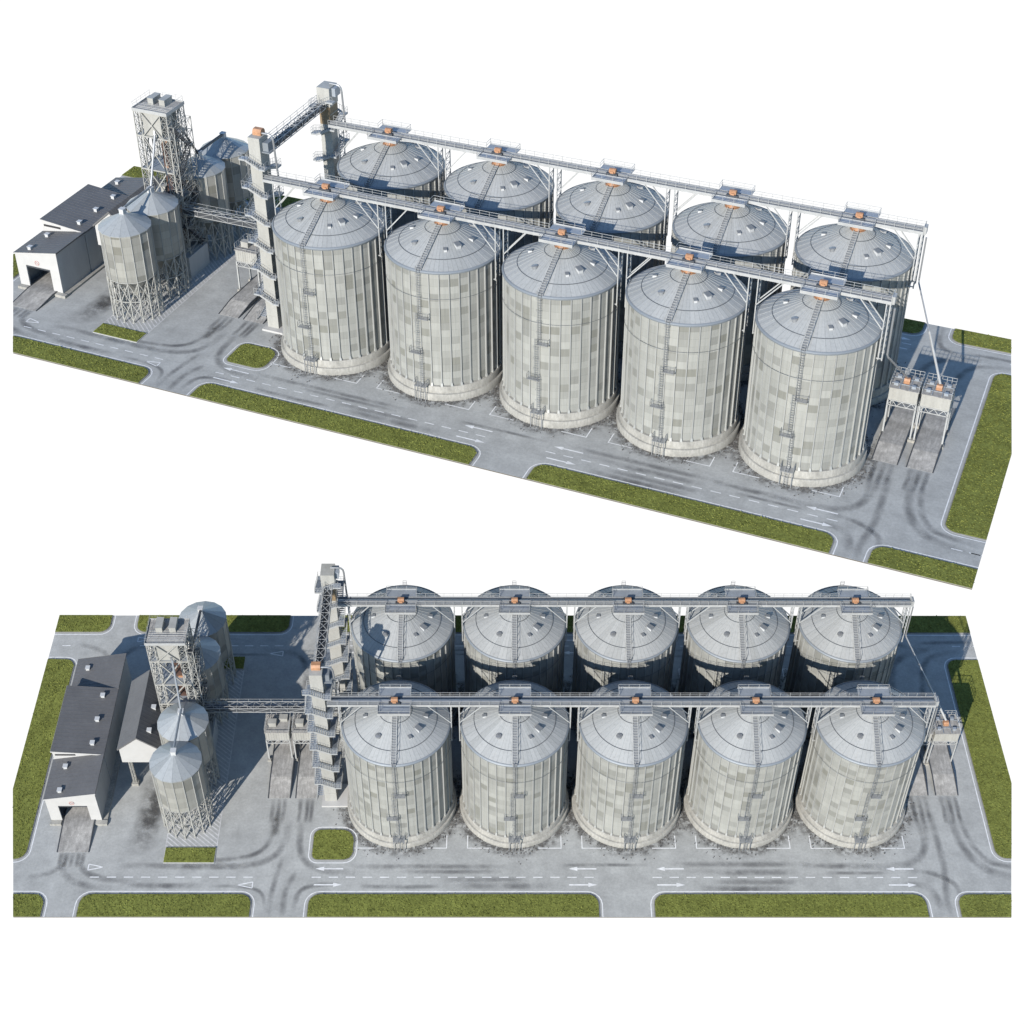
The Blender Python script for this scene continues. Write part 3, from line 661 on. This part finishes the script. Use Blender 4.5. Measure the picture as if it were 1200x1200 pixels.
# =================================================================== truck loading bins
def make_loader(x0, x1, y0, y1, ztop, zb, inlet, label):
    t = thing('loading_bin', label, 'loading bin', ((x0 + x1) / 2, (y0 + y1) / 2, 0), group='truck loading bins')
    hx, hy = (x1 - x0) / 2, (y1 - y0) / 2
    b = MB(); b.box(-hx, hx, -hy, hy, zb, ztop - .12)
    n = 10
    for i in range(n): xx = -hx + .1 + (2 * hx - .2) * i / (n - 1); b.box(xx - .04, xx + .04, -hy - .05, -hy, zb, ztop - .12)
    b.add([(-hx, -hy, zb), (hx, -hy, zb), (hx, hy, zb), (-hx, hy, zb), (-.5, -.5, zb - 1.4), (.5, -.5, zb - 1.4), (.5, .5, zb - 1.4), (-.5, .5, zb - 1.4)], [(0, 1, 5, 4), (1, 2, 6, 5), (2, 3, 7, 6), (3, 0, 4, 7), (4, 5, 6, 7)])
    b.build('bin', 'cream_steel', t)
    b = MB(); b.box(-hx - .1, hx + .1, -hy - .15, hy + .1, ztop - .12, ztop); d_ = b.build('deck', 'ramp_concrete', t)
    b = MB()
    for yy in (-hy, hy):
        b.bar((-hx, yy, zb - .08), (hx, yy, zb - .08), .14); b.bar((-hx, yy, zb - 1.0), (hx, yy, zb - 1.0), .14)
        for i in range(6):
            xa = -hx + 2 * hx * i / 6; xb = -hx + 2 * hx * (i + 1) / 6
            b.bar((xa, yy, zb - .1 if i % 2 else zb - 1.0), (xb, yy, zb - 1.0 if i % 2 else zb - .1), .1)
    for xx in (-hx, hx): b.bar((xx, -hy, zb - .08), (xx, hy, zb - .08), .14); b.bar((xx, -hy, zb - 1), (xx, hy, zb - 1), .14); b.bar((xx, -hy, zb - 1), (xx, hy, zb - .1), .1)
    b.build('truss', 'white_steel', t)
    for xx in (-hx + .05, hx - .05):
        for yy in (-hy + .05, hy - .05):
            b = MB(); b.bar((xx, yy, .3), (xx, yy, zb - .02), .24); lg = b.build('leg', 'white_steel', t)
            b = MB(); b.box(xx - .32, xx + .32, yy - .4, yy + .4, 0, .45); b.build('footing', 'concrete', lg)
    b = MB(); b.rail([(-hx, -hy, ztop), (-hx, hy, ztop), (hx, hy, ztop), (hx, -hy, ztop)], 1.1, .06, .8)
    if not inlet: b.rail([(-hx, -hy, ztop), (hx, -hy, ztop)], .35, .06, 1.0, False)
    b.build('railing', 'white_steel', t)
    if inlet:
        b = MB(); b.box(-.45, .45, -.5, .4, ztop, ztop + .5); b.prism_x([(-.5, ztop + .5), (.4, ztop + .5), (.2, ztop + .8), (-.3, ztop + .8)], -.45, .45); b.build('inlet_box', 'orange_paint', t)
        for xx, yy in ((-1.4, -1.2), (1.3, -1.3), (-1.3, 1.0), (1.3, 1.1)):
            b = MB(); b.box(xx - .32, xx + .32, yy - .25, yy + .25, ztop, ztop + .42); b.build('filter_box', 'deck_steel', t)
        b = MB()
        for xx in (-.75, .75): b.bar((xx, -hy, ztop + .08), (xx, hy, ztop + .08), .12, .1)
        for yy in (-.9, .8): b.bar((-hx, yy, ztop + .08), (hx, yy, ztop + .08), .12, .1)
        b.build('deck_grid', 'deck_steel', t)
    else:
        for xx, yy, h in ((-.9, -.3, 1.0), (1.0, .9, .8)):
            b = MB(); b.box(xx - .7, xx + .7, yy - .5, yy + .5, ztop, ztop + h); b.box(xx - .76, xx + .76, yy - .56, yy + .56, ztop + h, ztop + h + .08); b.build('filter_box', 'cream_steel', t)
    return t
make_loader(-38.2, -33.9, 32.6, 36.6, 8.3, 6.1, False, 'left one of the two cream loading bins on legs beside the stair tower, {s} complex')
make_loader(-33.3, -29.0, 32.6, 36.6, 8.3, 6.1, False, 'right one of the two cream loading bins on legs beside the stair tower, {s} complex')
make_loader(77.0, 81.4, 31.9, 36.2, 9.0, 6.8, True, 'loading bin with orange inlet next to the last silo, inner of the pair, {s} complex')
make_loader(81.9, 86.3, 31.9, 36.2, 9.0, 6.8, True, 'loading bin with orange inlet beside the long end lawn, outer of the pair, {s} complex')
t = thing('spout_pipe', 'thin pipe sloping from the front gallery end to the inner loading bin, {s} complex', 'pipe', (76.9, 22.9, 19.0), group='gallery end spouts')
b = MB(); b.tube([(.1, 0, 8.6), (.1, 0, .9), (.25, .3, .3), (2.3, 11.2, -9.2)], .15, 8); b.build('pipe', 'pipe_steel', t)
t = thing('spout_pipe', 'long pipe sloping from the back gallery end to the outer loading bin, {s} complex', 'pipe', (76.9, 45.4, 19.5), group='gallery end spouts')
b = MB(); b.tube([(.1, 0, 8.2), (.1, 0, .9), (.2, -.2, .4), (3.6, -5.3, -4.6)], .13, 8); b.build('pipe', 'pipe_steel', t)
b = MB(); b.tube([(3.6, -5.3, -4.6), (7.2, -11.2, -9.7)], .2, 8); b.build('lower_pipe', 'white_steel', t)

# =================================================================== raised drive-over ramps
def make_ramp(x0, x1, y0, y1, h, label, flat_end=False, clip=None, name='drive_ramp'):
    t = thing(name, label, 'ramp', ((x0 + x1) / 2, (y0 + y1) / 2, 0), group='raised concrete drive-over ramps')
    hx, hy = (x1 - x0) / 2, (y1 - y0) / 2
    pr = [(-hy, 0.0), (hy, 0.0), (hy, .02), (hy - 4.2, h), (-hy + 4.2, h), (-hy, .02)]
    if flat_end: pr = [(-hy, 0), (hy, 0), (hy, h), (-hy + 5.0, h), (-hy, .02)]
    b = MB(); b.prism_x(pr, -hx, hx)
    b.build('slab', 'ramp_concrete', t)
    b = MB()
    for xx in (-hx - .1, hx + .1):
        pts = pr[2:][::-1]
        for p, q in zip(pts[:-1], pts[1:]): b.bar((xx, p[0], p[1] - .02), (xx, q[0], q[1] - .02), .18, .14)
    b.build('edge_rail', 'dark_steel', t)
    return t
make_ramp(-37.4, -33.7, 24.2, 44.4, .75, 'weathered concrete drive-over ramp under the left loading bin near the stair tower, {s} complex')
make_ramp(-32.5, -28.8, 24.2, 44.4, .75, 'weathered concrete drive-over ramp under the right loading bin near the stair tower, {s} complex')
make_ramp(77.1, 80.8, 24.9, 43.7, .75, 'weathered concrete drive-over ramp under the inner orange-topped loading bin, {s} complex')
make_ramp(82.4, 86.2, 24.9, 43.7, .75, 'weathered concrete drive-over ramp under the outer orange-topped loading bin, {s} complex')
shed_ramp = make_ramp(-72.9, -67.6, 12.8, 26.0, .6, 'weathered concrete ramp leading into the white gateway of the shed, {s} complex', True)

# =================================================================== the ground, one plate for each complex
XL, XR, YK = -83.6, 96.5, 68.1
def rpoly(x0, x1, y0, y1, r, rs=None, n=5):
    rs = rs or (r, r, r, r); P = []
    for (cx, cy, a0, k) in ((x0, y0, 180, 0), (x1, y0, 270, 1), (x1, y1, 0, 2), (x0, y1, 90, 3)):
        q = rs[k]
        if q < .01: P.append((cx, cy)); continue
        ox = cx + (q if k in (0, 3) else -q); oy = cy + (q if k in (0, 1) else -q)
        for i in range(n + 1): a_ = R_(a0 + 90 * i / n); P.append((ox + q * math.cos(a_), oy + q * math.sin(a_)))
    return P
LAWNS = []
for (x0, x1, l, r) in ((-90, -73.3, 0, 1), (-67.2, -38.2, 1, 1), (-28.4, 20.8, 1, 1), (30.3, 76.4, 1, 1), (82.0, 103, 1, 0)):
    LAWNS.append((x0, x1, -4, 4.35, (0, 0, 1.9 * r, 1.9 * l))); 
for (x0, x1, l, r) in ((-90, -73.1, 0, 1), (-67.7, -37.8, 1, 1), (-28.2, 21.0, 1, 1), (30.3, 76.6, 1, 1), (81.8, 103, 1, 0)):
    LAWNS.append((x0, x1, 63.7, 72, (1.9 * l, 1.9 * r, 0, 0)))
LAWNS.append((-92, -78.3, 11.4, 56.6, (0, 1.8, 1.8, 0))); LAWNS.append((90.4, 104, 11.6, 56.6, (1.8, 0, 0, 1.8)))
LAWNS.append((-28.6, -21.6, 11.3, 17.4, (1.0, 1.6, 2.2, 1.2)))
LAWNS.append((-54.2, -45.5, 10.7, 13.7, (.02,) * 4)); LAWNS.append((-54.2, -45.5, 54.3, 57.3, (.02,) * 4))
def cutline(p, q, inside):
    nx, ny = (q[1] - p[1]), -(q[0] - p[0]); ln = math.hypot(nx, ny); nx, ny = nx / ln, ny / ln
    if (inside[0] - p[0]) * nx + (inside[1] - p[1]) * ny > 0: nx, ny = -nx, -ny
    return (p, (nx, ny))
def strip(mb, pts, wd, z):
    """a band along a bent path, with UVs"""
    P = [Vector((*p, 0)) for p in pts]; Q = []
    for i in range(len(P) - 1):       # Catmull-Rom
        p0, p1, p2, p3 = P[max(i - 1, 0)], P[i], P[i + 1], P[min(i + 2, len(P) - 1)]
        for k in range(6):
            t_ = k / 6; Q.append(.5 * ((2 * p1) + (-p0 + p2) * t_ + (2 * p0 - 5 * p1 + 4 * p2 - p3) * t_ * t_ + (-p0 + 3 * p1 - 3 * p2 + p3) * t_ ** 3))
    Q.append(P[-1]); o = len(mb.v); n = len(Q)
    for i, q in enumerate(Q):
        d = (Q[min(i + 1, n - 1)] - Q[max(i - 1, 0)]).normalized(); s_ = Vector((-d.y, d.x, 0)) * (wd / 2)
        mb.v += [(q.x + s_.x, q.y + s_.y, z), (q.x - s_.x, q.y - s_.y, z)]
    for i in range(n - 1):
        mb.uv[len(mb.f)] = [(i / (n - 1), 0), (i / (n - 1), 1), ((i + 1) / (n - 1), 1), ((i + 1) / (n - 1), 0)]
        mb.f.append((o + 2 * i, o + 2 * i + 1, o + 2 * i + 3, o + 2 * i + 2)); mb.m.append(0)
mirror = lambda pts: [(x, 68.0 - y) for x, y in pts]
TRACKS = []
for (x0, x1, y, wd) in ((-62, -40, 10.1, .9), (-60, -46, 6.2, .8), (-22, 6, 9.9, .7), (-14, 5, 9.0, .6), (-6, 9, 7.3, .8), (-4, 13, 6.1, .9), (-20, -6, 6.0, .6), (33, 58, 10.4, .8), (36, 56, 8.9, .9), (40, 57, 6.9, .8), (38, 54, 5.6, .9), (56, 70, 10.2, .8), (60, 71, 8.7, .5), (14, 30, 10.2, .5)):
    TRACKS.append(([(x0, y), ((x0 + x1) / 2, y + random.uniform(-.15, .15)), (x1, y)], wd))
TRACKS += [([(-71.9, 12.8), (-71.6, 10.2), (-69.8, 7.4), (-66, 6.0), (-60, 5.6)], .9), ([(-69.0, 12.8), (-68.7, 10.8), (-67, 8.6), (-63, 7.2), (-58, 6.8)], .9),
           ([(-70.9, 12.8), (-71.4, 10.4), (-73.5, 8.6), (-77, 7.8)], .7), ([(-33.2, 22), (-33.6, 15), (-36, 11.4), (-41, 10.0), (-52, 9.8)], .9), ([(-35.3, 23), (-36, 16), (-38.5, 12.5), (-44, 11.3), (-50, 11)], .7),
           ([(-31.0, 20), (-31.0, 14.5), (-29.6, 10.9), (-26, 9.0), (-20, 8.8)], .9), ([(-32.6, 0), (-32.5, 5), (-31, 9)], .8), ([(-35.0, 0), (-34.9, 4), (-34.3, 8.5), (-33.6, 12)], .7), ([(-30.9, 1.0), (-30.2, 4.8), (-27.5, 6.2), (-23, 6.4)], .7),
           ([(-35.8, 1.5), (-36.6, 4.6), (-40, 5.9), (-46, 6.0)], .5),
           ([(79.0, 25), (79.0, 18), (77.5, 12.5), (74, 10.3), (66, 9.8)], 1.0), ([(80.3, 25), (80.6, 17), (80.9, 10), (80.2, 4), (80.0, 0)], .9), ([(84.0, 25), (84.2, 18), (85.6, 12.5), (89, 8.9), (96, 7.6)], 1.1), ([(85.3, 25), (86, 17), (88, 12), (91, 10.2), (96, 9.6)], .8),
           ([(78.9, 0), (78.4, 4.0), (76.8, 6.0), (73, 6.4)], .9), ([(82.5, 3.5), (82.0, 6.5), (78.5, 8.6), (74, 9.2)], .7), ([(77.8, 24), (77.9, 20), (78.3, 15)], .6)]
for x in (-36.6, -35.5, -34.5, -31.7, -30.4, -29.6, 77.7, 79, 80.2, 83, 84.4, 85.6): TRACKS.append(([(x, 25.0 if x > 0 else 24.3), (x + .1, 21.5), (x, 18.8)], .55))
for x in (-72.2, -71.3, -70.2, -69.2, -68.3): TRACKS.append(([(x, 13.0), (x + .05, 11.2), (x, 9.6)], .55))
BACK = [([(-33.5, 44), (-33.2, 52), (-35, 57.5), (-42, 59.4)], .9), ([(-31, 45), (-31, 54), (-29, 58.5), (-22, 59.6)], .9), ([(-70, 52), (-69.5, 57), (-66, 60), (-58, 61)], .9), ([(-71.5, 55), (-73, 58.5), (-78, 60.5)], .8), ([(79, 43), (79, 52), (82, 57.5), (90, 60)], 1.0), ([(84, 43), (84.5, 50), (87, 57), (94, 59)], .9), ([(85, 60.9), (92, 61.2), (96, 61.1)], .7), ([(80, 68), (80, 63), (82, 60.5), (88, 59)], .8)]
def gnoise(n): return np.random.RandomState(n)
def build_ground(key, cuts, seed):
    full = [((XL, 0), (-1, 0)), ((XR, 0), (1, 0)), ((0, 0), (0, -1)), ((0, YK), (0, 1))] + cuts
    objs = []
    def S_(mb, name, m, **k): objs.append(struct(mb, name, m, clip=full, **k))
    g = MB(); g.prism([(XL - 3, -3), (XR + 3, -3), (XR + 3, YK + 3), (XL - 3, YK + 3)], -.15, 0); S_(g, 'pavement', ['asphalt', 'soil'])
    for f in objs[-1].data.polygons: f.material_index = 0 if f.normal.z > .5 else 1
    for (x0, x1, y0, y1, rs) in LAWNS:
        small = rs[0] == .02
        e_ = .12 if small else .16
        k = MB(); k.prism(rpoly(x0 - e_, x1 + e_, y0 - e_, y1 + e_, 0, tuple(q + e_ if q > .01 else 0 for q in rs)), .0005, .11); S_(k, 'kerb', 'pale_kerb' if small else 'kerb')
        k = MB(); k.prism(rpoly(x0, x1, y0, y1, 0, rs), .1, .17); S_(k, 'lawn', 'lawn')
        # painted edge line a little way off the kerb
        if not small:
            k = MB(); k.solid = False; A = rpoly(x0 - .55, x1 + .55, y0 - .55, y1 + .55, 0, tuple(q + .55 if q > .01 else 0 for q in rs)); B = rpoly(x0 - .72, x1 + .72, y0 - .72, y1 + .72, 0, tuple(q + .72 if q > .01 else 0 for q in rs)); n = len(A)
            for i in range(n): j = (i + 1) % n; k.quad((*A[i], .012), (*A[j], .012), (*B[j], .012), (*B[i], .012))
            S_(k, 'edge_line', 'road_paint')
    # painted markings
    p = MB(); p.solid = False; z = .012
    def R4(x0, x1, y0, y1): p.quad((x0, y0, z), (x1, y0, z), (x1, y1, z), (x0, y1, z))
    for Y in (7.8, 60.2):
        x = -66.4
        while x < 96:
            if not (-38 < x < -29 or 21 < x + .8 < 30 or 77 < x < 92): R4(x, x + 1.6, Y - .09, Y + .09)
            x += 2.93
    for Y in (7.8, 60.2):
        for x in (-81.5, 92.2, 95.0): R4(x, x + 1.6, Y - .09, Y + .09)
    def arrow(x, y, s_):
        xs = [0, 3.3, 3.3, 4.8]; f = lambda q: x + s_ * q
        a_ = [(f(0), y - .13, z), (f(3.3), y - .13, z), (f(3.3), y + .13, z), (f(0), y + .13, z)]; b_ = [(f(3.3), y - .42, z), (f(4.8), y, z), (f(3.3), y + .42, z)]
        if s_ < 0: a_ = a_[::-1]; b_ = b_[::-1]
        p.quad(*a_); p.quad(*b_)
    for x in (-27.8, 15.9, 31.0, 70.7):
        arrow(x + 4.8, 9.5, -1); arrow(x, 6.3, 1); arrow(x + 4.8, 58.5, -1); arrow(x, 61.7, 1)
    def tri(x, y, s_):
        A = [(x, y - .6), (x + s_ * 2.5, y), (x, y + .6)]
        for i in range(3):
            P_, Q_ = Vector((*A[i], z)), Vector((*A[(i + 1) % 3], z)); d = (Q_ - P_).normalized(); n_ = Vector((-d.y, d.x, 0)) * .09
            p.quad(P_ - n_, Q_ - n_, Q_ + n_, P_ + n_)
    tri(-67.0, 9.8, 1); tri(-38.3, 6.25, -1); tri(-67.0, 61.8, 1); tri(-38.3, 58.2, -1)
    for cx in CX:
        for Y, s_ in ((13.7, 1), (54.4, -1)):
            for sx_ in (-1, 1):
                xo = cx + sx_ * 8.25; R4(min(xo, xo - sx_ * 4.2), max(xo, xo - sx_ * 4.2), Y - .08, Y + .08)
                R4(min(xo, xo - sx_ * .16), max(xo, xo - sx_ * .16), min(Y + s_ * .08, Y + s_ * 2.6), max(Y + s_ * .08, Y + s_ * 2.6))
    # diagonal hatching under the small silos
    p.mi = 1
    hx0, hx1, hy0, hy1 = -54.2, -45.5, 14.0, 54.0
    c = hx0 - 42
    while c < hx1 + 42:
        # band between lines y = hy0 + (c - x)*0.8 ... slanting down to the right
        pts = []
        for (k0, k1) in ((c, c + .34),):
            f = lambda k, x: hy0 + (k - x) * .85 + 34
            poly = [(hx0, f(k0, hx0)), (hx1, f(k0, hx1)), (hx1, f(k1, hx1)), (hx0, f(k1, hx0))]
        def clipy(P_, lim, up):
            O = []
            for i in range(len(P_)):
                a_, b_ = P_[i], P_[(i + 1) % len(P_)]; ia = (a_[1] <= lim) == up or a_[1] == lim; ib = (b_[1] <= lim) == up or b_[1] == lim
                if ia: O.append(a_)
                if ia != ib: t_ = (lim - a_[1]) / (b_[1] - a_[1]); O.append((a_[0] + t_ * (b_[0] - a_[0]), lim))
            return O
        poly = clipy(poly, hy1, True)
        if len(poly) > 2: poly = clipy(poly, hy0, False)
        if len(poly) > 2: p.quad(*[(x, y, z) for x, y in poly])
        c += 1.02
    R4(hx0 - .2, hx0 - .02, hy0, hy1); R4(hx1 + .02, hx1 + .2, hy0, hy1)
    S_(p, 'road_marking', ['road_paint', 'hatch_paint'])
    # wear
    p = MB(); p.solid = False
    for pts, wd in TRACKS: strip(p, pts, wd * 1.9, .006)
    for pts, wd in BACK: strip(p, pts, wd * 1.9, .006)
    for pts, wd in TRACKS[:14]: strip(p, mirror(pts), wd, .0065)
    S_(p, 'tyre_mark', 'tyre_rubber')
    p = MB(); p.solid = False
    strip(p, [(-58.3, 30), (-58.0, 21), (-58.8, 11.5)], 6.0, .009); strip(p, [(-57.9, 27), (-57.6, 22), (-57.9, 17)], 3.4, .0105)
    strip(p, [(-35.2, 22), (-35.6, 18.5), (-35.4, 16)], 2.2, .009)
    S_(p, 'oil_stain', 'oil_stain')
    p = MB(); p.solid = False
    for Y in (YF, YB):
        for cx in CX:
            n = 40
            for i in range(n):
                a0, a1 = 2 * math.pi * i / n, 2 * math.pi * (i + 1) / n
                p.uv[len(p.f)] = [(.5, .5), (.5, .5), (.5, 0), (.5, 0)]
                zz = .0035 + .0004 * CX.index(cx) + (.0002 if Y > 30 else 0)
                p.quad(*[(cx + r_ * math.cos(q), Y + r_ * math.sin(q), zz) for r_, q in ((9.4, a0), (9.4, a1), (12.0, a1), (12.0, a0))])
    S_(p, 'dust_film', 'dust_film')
    # loose debris swept up against the silo bases
    rs = np.random.RandomState(seed); v = MB()
    for Y in (YF, YB):
        for cx in CX:
            for i in range(1300):
                th_ = rs.rand() * 6.2832
                dens = .5 + .5 * math.sin(th_ * 5 + cx * 1.7 + Y) * math.sin(th_ * 2 + cx * .6)
                if rs.rand() > .25 + .75 * dens: continue
                rr = 9.68 + rs.exponential(.75)
                if rr > 13: continue
                x, y = cx + rr * math.cos(th_), Y + rr * math.sin(th_); q = .05 + .17 * rs.rand() ** 2
                a_ = rs.rand() * 3
                v.add([(x + q * math.cos(a_), y + q * math.sin(a_), .002), (x + q * math.cos(a_ + 2.1), y + q * math.sin(a_ + 2.1), .002), (x + q * math.cos(a_ + 4.2), y + q * math.sin(a_ + 4.2), .002), (x + q * .2, y, q * .9)], [(0, 1, 3), (1, 2, 3), (2, 0, 3), (0, 2, 1)])
    o = v.build('gravel', 'gravel'); o['kind'] = 'stuff'; o['label'] = f'dark loose debris scattered round the silo bases, {key} complex'; o['category'] = 'gravel'; objs.append(o)
    # grass
    V, F = [], []
    for (x0, x1, y0, y1, rs_) in LAWNS:
        a0, a1, c0, c1 = max(x0, XL), min(x1, XR), max(y0, 0), min(y1, YK)
        n = int((a1 - a0) * (c1 - c0) * 16); xs = a0 + rs.rand(n) * (a1 - a0); ys = c0 + rs.rand(n) * (c1 - c0)
        keep = np.ones(n, bool)
        for (px, py), (nx, ny) in full: keep &= ((xs - px) * nx + (ys - py) * ny) < -.05
        for k_, (sx_, sy_) in enumerate(((1, 1), (-1, 1), (-1, -1), (1, -1))):
            q = rs_[k_]
            if q < .1: continue
            cxx = (x0 + q) if sx_ > 0 else (x1 - q); cyy = (y0 + q) if sy_ > 0 else (y1 - q)
            dx = (cxx - xs) * sx_; dy = (cyy - ys) * sy_
            keep &= ~((dx > 0) & (dy > 0) & (dx * dx + dy * dy > q * q))
        for x, y in zip(xs[keep], ys[keep]):
            a_ = rs.rand() * 6.28; h = .05 + .12 * rs.rand() ** 1.5; q = .09 + .1 * rs.rand(); lx, ly = rs.normal(0, .09, 2); o_ = len(V)
            V += [(x - q * math.cos(a_), y - q * math.sin(a_), .165), (x + q * math.cos(a_), y + q * math.sin(a_), .165), (x + lx, y + ly, .165 + h)]; F.append((o_, o_ + 1, o_ + 2))
    m_ = MB(); m_.v = V; m_.f = F; m_.m = [0] * len(F)
    o = m_.build('grass', 'grass_blade'); o['kind'] = 'stuff'; o['label'] = f'short green grass growing on the kerbed lawns, {key} complex'; o['category'] = 'grass'; objs.append(o)
    return objs
mid = (10, 34)
up_cuts = [cutline((-83.5, 27.9), (-63.1, 0.3), mid), cutline((91.0, 69.3), (96.5, 34.3), mid)]
lo_cuts = [cutline((-83.4, 25.2), (-77.8, 0), mid), cutline((96.1, 25.7), (90.3, 0), mid)]

# =================================================================== second complex, nearer and lower, standing on its own slightly tilted plate
ML = Matrix(((0.92186, -0.38434, 0.04961, 30.83199), (0.3875, 0.91592, -0.10456, -23.16211), (-0.00525, 0.11562, 0.99328, -75.77325), (0, 0, 0, 1)))
for r in list(ROOTS):
    c = copy_tree(r)
    loc, rot, _s = (ML @ Matrix.Translation(r.location) @ r.rotation_euler.to_matrix().to_4x4()).decompose()
    c.location = loc; c.rotation_euler = rot.to_euler()
    c['label'] = r['label'].replace('{s}', 'lower'); r['label'] = r['label'].replace('{s}', 'upper')
# the shed ramp of the upper complex runs out over the cut edge of its plate
for ch in shed_ramp.children:
    bm = bmesh.new(); bm.from_mesh(ch.data); ch.data = bpy.data.meshes.new('slab')
    (px, py), (nx, ny) = up_cuts[0]
    m_old = [c.data for c in bpy.data.objects if False]
    r = bmesh.ops.bisect_plane(bm, geom=bm.verts[:] + bm.edges[:] + bm.faces[:], plane_co=(px - shed_ramp.location.x, py - shed_ramp.location.y, 0), plane_no=(nx, ny, 0), clear_outer=True)
    bmesh.ops.holes_fill(bm, edges=[x for x in r['geom_cut'] if isinstance(x, bmesh.types.BMEdge)], sides=0)
    bm.to_mesh(ch.data); bm.free(); ch.data.materials.append(M['ramp_concrete' if ch.name.startswith('slab') else 'dark_steel'])
build_ground('upper', up_cuts, 3)
for o in build_ground('lower', lo_cuts, 4): o.matrix_world = ML
